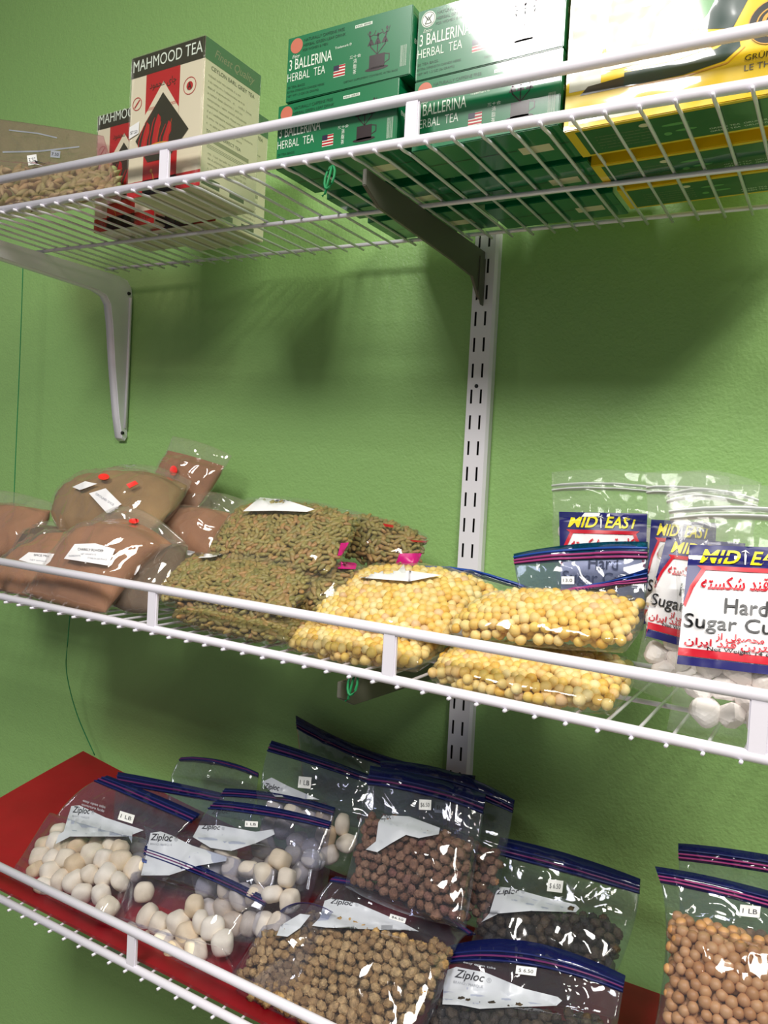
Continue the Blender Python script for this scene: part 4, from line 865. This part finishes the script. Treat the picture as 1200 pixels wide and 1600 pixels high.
# ---- bottom shelf, freezer bags
KG = 'freezer bags of dried yogurt balls'; UG = 'freezer bags of dried mulberries'
def patch(b, outline, t0=None, t1=None, h=9, small=True):
    b.poly('write_on_patch', 'patch', [outline], 1, 6)
    if t0: 
        b.text('brand_lettering', 'ink', 'Ziploc', t0, t1, h, 2, 0.012, 0.25)
        e = np.array(t1, float)-np.array(t0, float); dn = np.array([-e[1], e[0]])/np.linalg.norm(e)*h*0.75
        b.text('brand_lettering', 'inksoft', '\u00ae', np.array(t1)+e*0.08, np.array(t1)+e*0.24, h*0.6, 2)
        if small: b.text('brand_small_lettering', 'inksoft', 'BRAND / MARQUE', np.array(t0)+dn, np.array(t1)+dn*1.0, h*0.32, 2)
def kashk(label, rows, T, seed, v0=0.45, n=1.0, lim=100, zipb='navyfilm', zv=(0.0, 0.12), skew=0.0, layers=2, ext=0.0, **k):
    b = Bag('yogurt_ball_bag', label, 'bag', KG, rows, T, v0=v0, fm='zfilm', seed=seed, wr=0.003, hp=3.5, sharp=0.45, rmin=0.0138 if n else 0, **k)
    if n: b.fill('dried_yogurt_ball', 'kashk', 'kashk', 0.0142, layers=layers, spread=0.87, lim=lim, frac=n)
    b.zipper(zv[0], zv[1], zipb, ZT_LINES, skew, ext); return b
def mulb(label, rows, T, seed, m, r=0.0064, v0=0.3, lim=100, zipb='navyfilm', zv=(0.0, 0.12), **k):
    b = Bag('mulberry_bag', label, 'bag', UG, rows, T, v0=v0, fm='zfilm', seed=seed, wr=0.003, hp=3.5, sharp=0.45, rmin=r, **k)
    b.fill('dried_mulberry', 'mulb', m, r, layers=3, spread=0.84, lim=lim); b.zipper(zv[0], zv[1], zipb, ZT_LINES, 0.0, 0.4); return b
kashk('empty-looking freezer bag at the back of the red board, only its grey-blue top seen', [[(285, 1184, -.05), (345, 1188, -.05), (404, 1208, -.05)], [(268, 1212, -.07), (330, 1222, -.07), (400, 1240, -.07)], [(262, 1262, -.09), (325, 1272, -.09), (392, 1285, -.09)]], 0.012, 61, n=0)
mulb('freezer bag at the very back against the wall, dark zip slanting to the upright', [[(463, 1124, -.03), (590, 1182, -.03), (742, 1216, -.03)], [(470, 1190, -.04), (590, 1235, -.04), (735, 1260, -.04)], [(480, 1270, -.06), (590, 1300, -.06), (725, 1310, -.06)]], 0.02, 62, 'redmulb', v0=0.8, lim=10)
b = kashk('yogurt ball bag in the rear row beside the mulberries, pound sticker under its purple zip', [[(425, 1157, -.06), (500, 1182, -.06), (581, 1212, -.06)], [(408, 1235, -.085), (492, 1258, -.085), (584, 1282, -.085)], [(425, 1335, -.125), (485, 1362, -.125), (552, 1365, -.125)]], 0.04, 63, 0.50)
patch(b, [(410, 1222), (425, 1215), (450, 1228), (500, 1250), (430, 1245)], (413, 1232), (437, 1236), 9, False); b.sticker(477, 1223, 20, 18, 0.1, '1 LB')
b = kashk('yogurt ball bag mostly hidden behind the leftmost one, blue zip over its top', [[(185, 1206, -.08), (270, 1222, -.08), (350, 1240, -.08)], [(178, 1285, -.12), (250, 1300, -.12), (325, 1305, -.12)], [(190, 1370, -.18), (226, 1388, -.18), (264, 1385, -.18)]], 0.035, 64, 0.55, zipb='navyfilm')
b = kashk('yogurt ball bag behind the centre one, its zip a little higher', [[(352, 1232, -.095), (435, 1240, -.095), (524, 1262, -.095)], [(335, 1295, -.12), (425, 1305, -.12), (512, 1322, -.12)], [(350, 1390, -.155), (430, 1405, -.155), (500, 1402, -.155)]], 0.035, 65, 0.5)
b = kashk('yogurt ball bag in the centre with a broad white patch behind the folded front bag', [[(340, 1250, -.135), (430, 1262, -.135), (518, 1284, -.135)], [(302, 1325, -.165), (395, 1340, -.165), (492, 1352, -.165)], [(330, 1452, -.215), (395, 1485, -.215), (442, 1478, -.215)]], 0.05, 66, 0.40, layers=3)
patch(b, [(302, 1308), (312, 1290), (345, 1290), (400, 1300), (428, 1296), (430, 1304), (400, 1318), (362, 1330), (330, 1325)], (316, 1295), (345, 1297), 8, False)
b.text('brand_lettering', 'ink', 'Ziploc', (332, 1272), (358, 1271), 7, 2, 0.01, 0.25); b.sticker(394, 1288, 20, 9, 0.05, '1 LB')
b = kashk('leftmost yogurt ball bag at the front edge of the red board, white patch and sticker', [[(168, 1212, -.12), (240, 1240, -.12), (313, 1272, -.12)], [(98, 1262, -.165), (170, 1292, -.165), (258, 1322, -.165)], [(52, 1330, -.22), (128, 1356, -.22), (214, 1374, -.22)], [(14, 1372, -.268), (84, 1410, -.268), (174, 1450, -.268)]], 0.056, 67, 0.40, layers=3, zv=(0.0, 0.085))
patch(b, [(87, 1320), (92, 1305), (100, 1300), (112, 1260), (125, 1259), (165, 1278), (225, 1298), (200, 1308), (150, 1308), (110, 1308)], (114, 1270), (141, 1273), 10)
b.sticker(198, 1278, 24, 14, 0.3, '1 LB'); b.lab = None; b.text('brand_small_lettering', 'patch', 'easy open tabs', (130, 1253), (165, 1264), 4, 2); b.text('brand_small_lettering', 'patch', 'ouverture facile', (128, 1259), (163, 1270), 4, 2)
b = kashk('front yogurt ball bag with its top folded over, behind the lip strap', [[(224, 1290, -.18), (325, 1328, -.18), (430, 1358, -.18)], [(222, 1350, -.205), (312, 1378, -.205), (412, 1418, -.205)], [(195, 1425, -.235), (282, 1455, -.235), (378, 1470, -.235)], [(176, 1458, -.264), (272, 1494, -.264), (364, 1510, -.264)]], 0.046, 68, 0.38, layers=3, zv=(0.20, 0.27), skew=0.05)
patch(b, [(221, 1368), (228, 1340), (236, 1302), (255, 1300), (300, 1322), (355, 1340), (354, 1346), (310, 1353), (265, 1368)], (236, 1313), (270, 1315), 10)
b.poly('blue_seal_bar', 'blue', [[(214, 1338), (231, 1344), (230, 1349), (213, 1344)]], 2)

b = mulb('freezer bag of red-brown mulberries behind its twin, long dark zip crossing the upright', [[(595, 1196, -.065), (700, 1212, -.065), (803, 1256, -.07)], [(600, 1290, -.09), (700, 1310, -.09), (790, 1332, -.09)], [(590, 1405, -.13), (685, 1435, -.13), (765, 1455, -.13)]], 0.035, 71, 'redmulb', v0=0.42)
b.sticker(690, 1262, 19, 17, 0.1, '$6.50', 'patch')
b = mulb('freezer bag of red-brown mulberries with a curved white patch, in front of its twin', [[(578, 1205, -.10), (668, 1222, -.10), (758, 1250, -.10)], [(562, 1295, -.135), (650, 1315, -.135), (744, 1345, -.135)], [(538, 1385, -.18), (625, 1425, -.18), (728, 1450, -.18)]], 0.042, 72, 'redmulb', v0=0.33)
b.sticker(665, 1258, 19, 16, 0.05, '$6.50'); patch(b, [(572, 1328), (588, 1315), (592, 1285), (600, 1274), (640, 1276), (688, 1294), (686, 1304), (655, 1310), (635, 1305), (612, 1318), (590, 1332)], (596, 1281), (612, 1280), 10, False)
b = mulb('small freezer bag of mulberries pressed under the left edge of the large mulberry bag', [[(440, 1425, -.20), (475, 1410, -.20), (520, 1425, -.20)], [(400, 1480, -.225), (440, 1480, -.225), (490, 1490, -.225)], [(352, 1545, -.258), (402, 1565, -.258), (470, 1590, -.258)]], 0.03, 73, 'mulb', v0=0.25, zipb='zfilm', zv=(0.0, 0.01))
b.poly('write_on_patch', 'patch', [[(433, 1462), (440, 1446), (470, 1428), (486, 1430), (470, 1450), (450, 1464)]], 1)
b = mulb('largest mulberry bag at the front, golden-brown fruit under a raised purple zip', [[(522, 1372, -.15), (632, 1402, -.15), (740, 1460, -.15)], [(482, 1422, -.18), (590, 1452, -.18), (708, 1492, -.18)], [(425, 1500, -.225), (525, 1540, -.225), (680, 1575, -.225)], [(368, 1546, -.268), (468, 1600, -.268), (620, 1660, -.268)]], 0.055, 74, 'mulb', v0=0.28, zv=(0.0, 0.07))
patch(b, [(488, 1447), (500, 1435), (508, 1408), (520, 1404), (560, 1412), (625, 1440), (655, 1456), (600, 1442), (540, 1440), (510, 1450)], (516, 1412), (552, 1416), 8, False); b.sticker(622, 1436, 26, 8, 0.3, '$6.50')

b = mulb('freezer bag of black mulberries further back, beside the red-brown ones, with price sticker', [[(780, 1316, -.07), (885, 1342, -.07), (1000, 1380, -.075)], [(757, 1398, -.105), (868, 1430, -.105), (988, 1452, -.105)], [(732, 1488, -.15), (850, 1515, -.15), (955, 1530, -.15)]], 0.042, 75, 'darkmulb', v0=0.42)
patch(b, [(752, 1442), (765, 1428), (775, 1395), (782, 1386), (800, 1388), (850, 1402), (900, 1414), (906, 1420), (900, 1426), (830, 1424), (780, 1428)], (776, 1398), (812, 1397), 9, False); b.sticker(868, 1385, 24, 19, 0.12, '$ 6.50')
b = mulb('front freezer bag of black mulberries with a large white patch, at the photo\'s bottom edge', [[(688, 1490, -.17), (815, 1480, -.17), (976, 1532, -.17)], [(672, 1575, -.205), (808, 1595, -.205), (962, 1620, -.205)], [(650, 1680, -.255), (790, 1715, -.255), (945, 1735, -.255)]], 0.05, 76, 'darkmulb', v0=0.36)
patch(b, [(692, 1570), (694, 1540), (700, 1516), (714, 1511), (760, 1520), (820, 1545), (872, 1558), (879, 1564), (870, 1572), (810, 1574), (750, 1577), (720, 1571)], (711, 1527), (757, 1535), 13); b.sticker(823, 1517, 32, 13, 0.12, '$ 6.50')
b.lab = None; b.text('brand_small_lettering', 'patch', 'easy open tabs', (725, 1505), (775, 1515), 3.5, 2)
def tanpeas(label, rows, T, seed, v0, lim=100):
    b = Bag('roasted_chickpea_bag', label, 'bag', 'freezer bags of tan chickpeas', rows, T, v0=v0, fm='zfilm', seed=seed, wr=0.003, hp=3.5, sharp=0.42, rmin=0.005); b.fill('tan_chickpea', 'pea', 'tanpea', 0.0049, layers=3, spread=0.87, lim=lim)
    b.zipper(0.0, 0.12, 'navyfilm', (('navy', 0.3), ('magenta', 0.55), ('magenta', 0.8)), 0, 0.2); return b
tanpeas('freezer bag behind the tan chickpeas, only its dark zip top visible', [[(1060, 1322, -.12), (1150, 1332, -.12), (1262, 1352, -.12)], [(1062, 1420, -.14), (1150, 1435, -.14), (1255, 1450, -.14)], [(1062, 1530, -.16), (1150, 1545, -.16), (1250, 1560, -.16)]], 0.025, 81, 0.55, 30)
b = tanpeas('freezer bag of round tan chickpeas at the bottom right corner of the photo', [[(1025, 1358, -.17), (1130, 1378, -.17), (1255, 1412, -.17)], [(1040, 1470, -.20), (1140, 1500, -.20), (1250, 1530, -.20)], [(1012, 1650, -.25), (1125, 1690, -.25), (1240, 1720, -.25)]], 0.055, 82, 0.30)
b.sticker(1172, 1424, 32, 18, 0.1, '1 LB')
